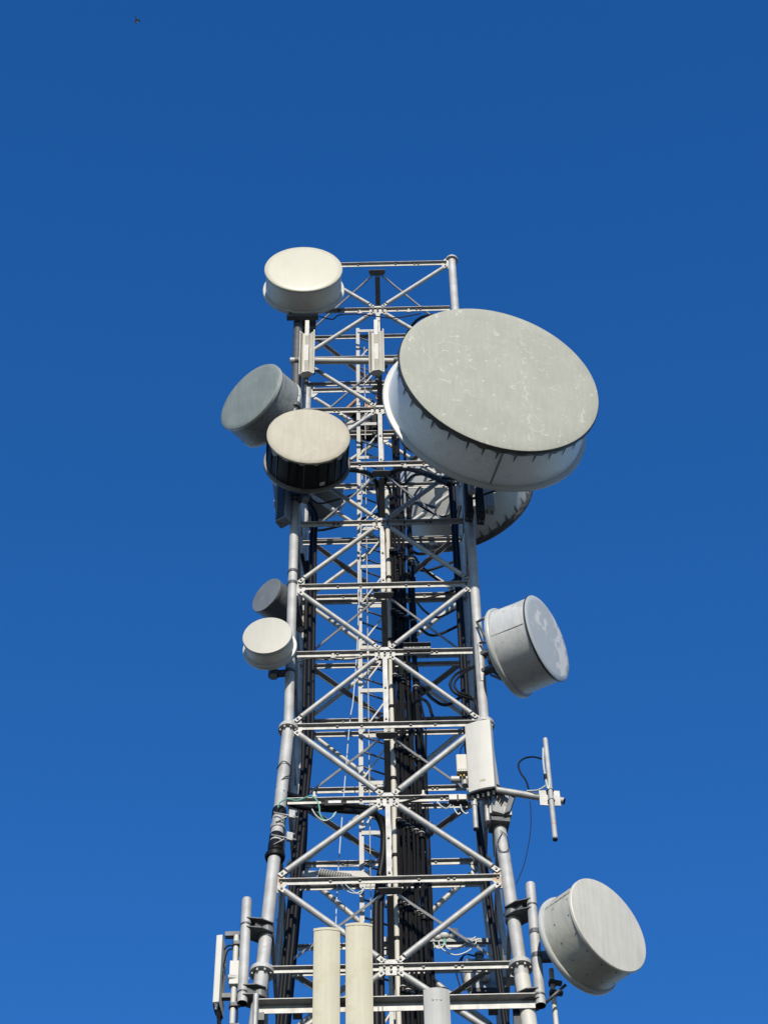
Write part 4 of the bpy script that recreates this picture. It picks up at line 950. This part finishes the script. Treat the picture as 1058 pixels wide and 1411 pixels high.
# ------------------------------------------------------------------ the rigger on the ladder, facing the camera from behind it
for nm, colr, ro in (('skin', (0.80, 0.47, 0.33), .5), ('black_workwear', (0.016, 0.017, 0.02), .8), ('dark_trousers', (0.02, 0.021, 0.026), .85), ('dark_hair', (0.01, 0.008, 0.007), .6), ('boot_leather', (0.02, 0.016, 0.014), .6), ('harness_webbing', (0.10, 0.10, 0.11), .7), ('eye_white', (0.7, 0.7, 0.68), .3), ('lip', (0.38, 0.15, 0.12), .5)):
    M[nm] = mat(nm, colr, ro, 0, 0.15, 12)
def skin(name, pts, edges, radii, m, parent, root=0, sub=2):
    me = bpy.data.meshes.new(name); o0 = V(parent['org'])
    me.from_pydata([tuple(V(p) - o0) for p in pts], edges, [])
    o = bpy.data.objects.new(name, me); COL.objects.link(o); o.parent = parent; o['org'] = tuple(o0)
    sm = o.modifiers.new('Skin', 'SKIN'); sm.use_smooth_shade = True
    for i, sv in enumerate(me.skin_vertices[0].data):
        r = radii[i]; sv.radius = (r, r) if not isinstance(r, tuple) else r; sv.use_root = (i == root)
    ss = o.modifiers.new('Subdivision', 'SUBSURF'); ss.levels = sub; ss.render_levels = sub
    me.materials.append(M[m]); return o
FT = at(507, 644, .36); PX, PY, PZ = FT.x, 0.36, FT.z      # feet
per = thing('person', (PX, PY, PZ), 'person in dark work clothes climbing inside the tower near the big dish', 'person')
def q_(x, y, z): return V((PX + x, PY + y, PZ + z))
# joints (person faces -y; his right is +... picture right = +x)
pel, wai, che, nck, hed, crn = q_(0, 0, .86), q_(0, -.01, 1.02), q_(.01, -.02, 1.27), q_(.02, -.03, 1.44), q_(.03, -.05, 1.56), q_(.03, -.04, 1.66)
shL, shR = q_(-.17, -.01, 1.39), q_(.20, -.02, 1.40)
elL, wrL = q_(-.36, -.16, 1.24), q_(-.17, -.32, 1.33)
haL = q_(-.15, -.345, 1.40)
elR, wrR = q_(.26, -.22, 1.30), q_(.20, -.17, 1.50); haR = q_(.185, -.155, 1.57)
hiL, hiR = q_(-.10, 0, .84), q_(.10, 0, .84)
knL, anL, toL = q_(-.15, -.34, .72), q_(-.12, -.14, .36), q_(-.12, -.30, .30)
knR, anR, toR = q_(.13, -.36, .86), q_(.11, -.18, .50), q_(.11, -.34, .44)
pts = [pel, wai, che, nck, hed, crn, shL, elL, wrL, shR, elR, wrR, hiL, knL, anL, hiR, knR, anR, haL, haR]
edg = [(0, 1), (1, 2), (2, 3), (3, 4), (4, 5), (2, 6), (6, 7), (7, 8), (2, 9), (9, 10), (10, 11), (0, 12), (12, 13), (13, 14), (0, 15), (15, 16), (16, 17), (8, 18), (11, 19)]
rds = [.13, .12, (.15, .11), .058, (.078, .098), .07, .065, .044, .030, .065, .044, .030, .085, .056, .04, .085, .056, .04, (.034, .02), (.034, .02)]
def fingers(h, wr, sg, b0):
    up = (h - wr).normalized(); fw = V((0, -1, 0)); fw = (fw - up * fw.dot(up)).normalized(); sd = up.cross(fw)
    for k, ln in enumerate((.072, .080, .075, .058)):
        r0 = h + sd * (.022 * (k - 1.5)) + up * .02
        pts.extend([r0 + up * ln * .4 + fw * .02, r0 + up * ln * .55 + fw * ln * .5, r0 + up * ln * .2 + fw * ln * .75]); i = len(pts)
        edg.extend([(b0, i - 3), (i - 3, i - 2), (i - 2, i - 1)]); rds.extend([.0095, .0088, .0075])
    pts.extend([h + sd * (.036 * sg) - up * .01 + fw * .02, h + sd * (.042 * sg) + up * .015 + fw * .05]); i = len(pts)
    edg.extend([(b0, i - 2), (i - 2, i - 1)]); rds.extend([.012, .009])
fingers(haL, wrL, 1, 18); fingers(haR, wrR, -1, 19)
body = skin('body', pts, edg, rds, 'skin', per)
hc = q_(.03, -.055, 1.575)
s = MB(); s.sphere(hc + V((0, .02, .035)), .092, .108, .098, 20, 14); s.build('hair', 'dark_hair', per)
s = MB(); s.sphere(hc + V((0, -.112, -.012)), .014, .022, .022, 10, 8); s.build('nose', 'skin', per)
for sx in (-1, 1):
    s = MB(); s.sphere(hc + V((sx * .033, -.092, .012)), .014, .010, .008, 10, 8); s.build('eye', 'eye_white', per)
    s = MB(); s.sphere(hc + V((sx * .088, -.0, -.005)), .012, .022, .032, 10, 8); s.build('ear', 'skin', per)
s = MB(); s.sphere(hc + V((0, -.090, -.055)), .026, .012, .007, 10, 8); s.build('mouth', 'lip', per)
skin('jacket', [pel, wai, che, q_(.015, -.025, 1.39), shL, shL.lerp(elL, .55), shR, shR.lerp(elR, .55)], [(0, 1), (1, 2), (2, 3), (2, 4), (4, 5), (2, 6), (6, 7)], [.145, .138, (.172, .135), .072, .082, .066, .082, .066], 'black_workwear', per)
skin('trousers', [q_(0, 0, .90), pel, hiL, knL, anL, hiR, knR, anR], [(0, 1), (1, 2), (2, 3), (3, 4), (1, 5), (5, 6), (6, 7)], [.138, .140, .100, .072, .058, .100, .072, .058], 'dark_trousers', per, 1)
for an, to in ((anL, toL), (anR, toR)):
    skin('boot', [an, an - Z * .055 + V((0, .02, 0)), an.lerp(to, .6) - Z * .02, to], [(0, 1), (1, 2), (2, 3)], [.055, .052, .048, .038], 'boot_leather', per)
s = MB(); s.lathe(q_(0, 0, .94), Z, [(0, .158), (.05, .158)], 24)
for sx in (-1, 1): s.path([q_(sx * .10, -.14, .95), q_(sx * .10, -.165, 1.2), q_(sx * .11, -.10, 1.42), q_(sx * .10, .06, 1.43)], .018, 6)
s.build('harness', 'harness_webbing', per)
# tool bag with pale rope hanging beside the rigger
tbg = thing('tool_bag', at(483, 590, .1), 'pale canvas tool bag hanging just right of the beige cloth dish', 'bag')
c = at(483, 588, .1); s = MB(); s.bevbox(c, V((.065, 0, .02)), V((0, .05, 0)), V((-.03, 0, .13)), .03); s.build('pouch', 'rail', tbg)
s = MB(); s.box(c + V((.0, -.055, .0)), V((.055, 0, .017)), V((0, .004, 0)), V((-.004, 0, .016))); s.build('band', 'boxdark', tbg)
s = MB(); s.path([c + V((-.03, 0, .13)), c + V((-.05, .0, .3)), c + V((0.02, 0, .45))], .008, 6); s.build('strap', 'boxdark', tbg)

# ------------------------------------------------------------------ bird high up in the sky
bp_ = at(188.5, 27, 62)
br = thing('bird', bp_, 'small dark bird gliding alone high in the blue sky', 'bird')
for nm, colr in (('dark_feathers', (.02, .02, .024)), ('pale_feathers', (.45, .42, .40))): M[nm] = mat(nm, colr, .7, 0, .2, 20)
sc_ = 1.0
bx = RT; by = UP; bz = -FW
s = MB()
ax = (UP * .9 - RT * .35).normalized(); sd = ax.cross(FW).normalized()
s.lathe(bp_, ax, [(-.26, .008), (-.22, .045), (-.12, .075), (.0, .075), (.14, .05), (.30, .028), (.42, .022)], 12, True, True)
s.build('body', 'dark_feathers', br)
for sg in (-1, 1):
    s = MB(); o_ = bp_ - ax * .05
    up_ = FW * -1
    s.add([o_ + sd * sg * .05 + ax * .05, o_ + sd * sg * .05 - ax * .12, o_ + sd * sg * .20 - ax * .24 + up_ * .05, o_ + sd * sg * .25 - ax * .20 + up_ * .06, o_ + sd * sg * .20 - ax * .05 + up_ * .04,
           o_ + sd * sg * .05 + ax * .05 + up_ * .02, o_ + sd * sg * .05 - ax * .12 + up_ * .02, o_ + sd * sg * .20 - ax * .24 + up_ * .06, o_ + sd * sg * .25 - ax * .20 + up_ * .07, o_ + sd * sg * .20 - ax * .05 + up_ * .055],
          [[0, 1, 2, 3, 4], [9, 8, 7, 6, 5], [0, 5, 6, 1], [1, 6, 7, 2], [2, 7, 8, 3], [3, 8, 9, 4], [4, 9, 5, 0]])
    s.build('wing', 'dark_feathers' if sg < 0 else 'dark_feathers', br)
s = MB(); s.sphere(bp_ - ax * .20 - FW * .03, .06, .06, .06, 10, 8); s.build('breast', 'pale_feathers', br)

# internal bookkeeping is not part of the scene
for o in bpy.data.objects:
    if 'org' in o: del o['org']
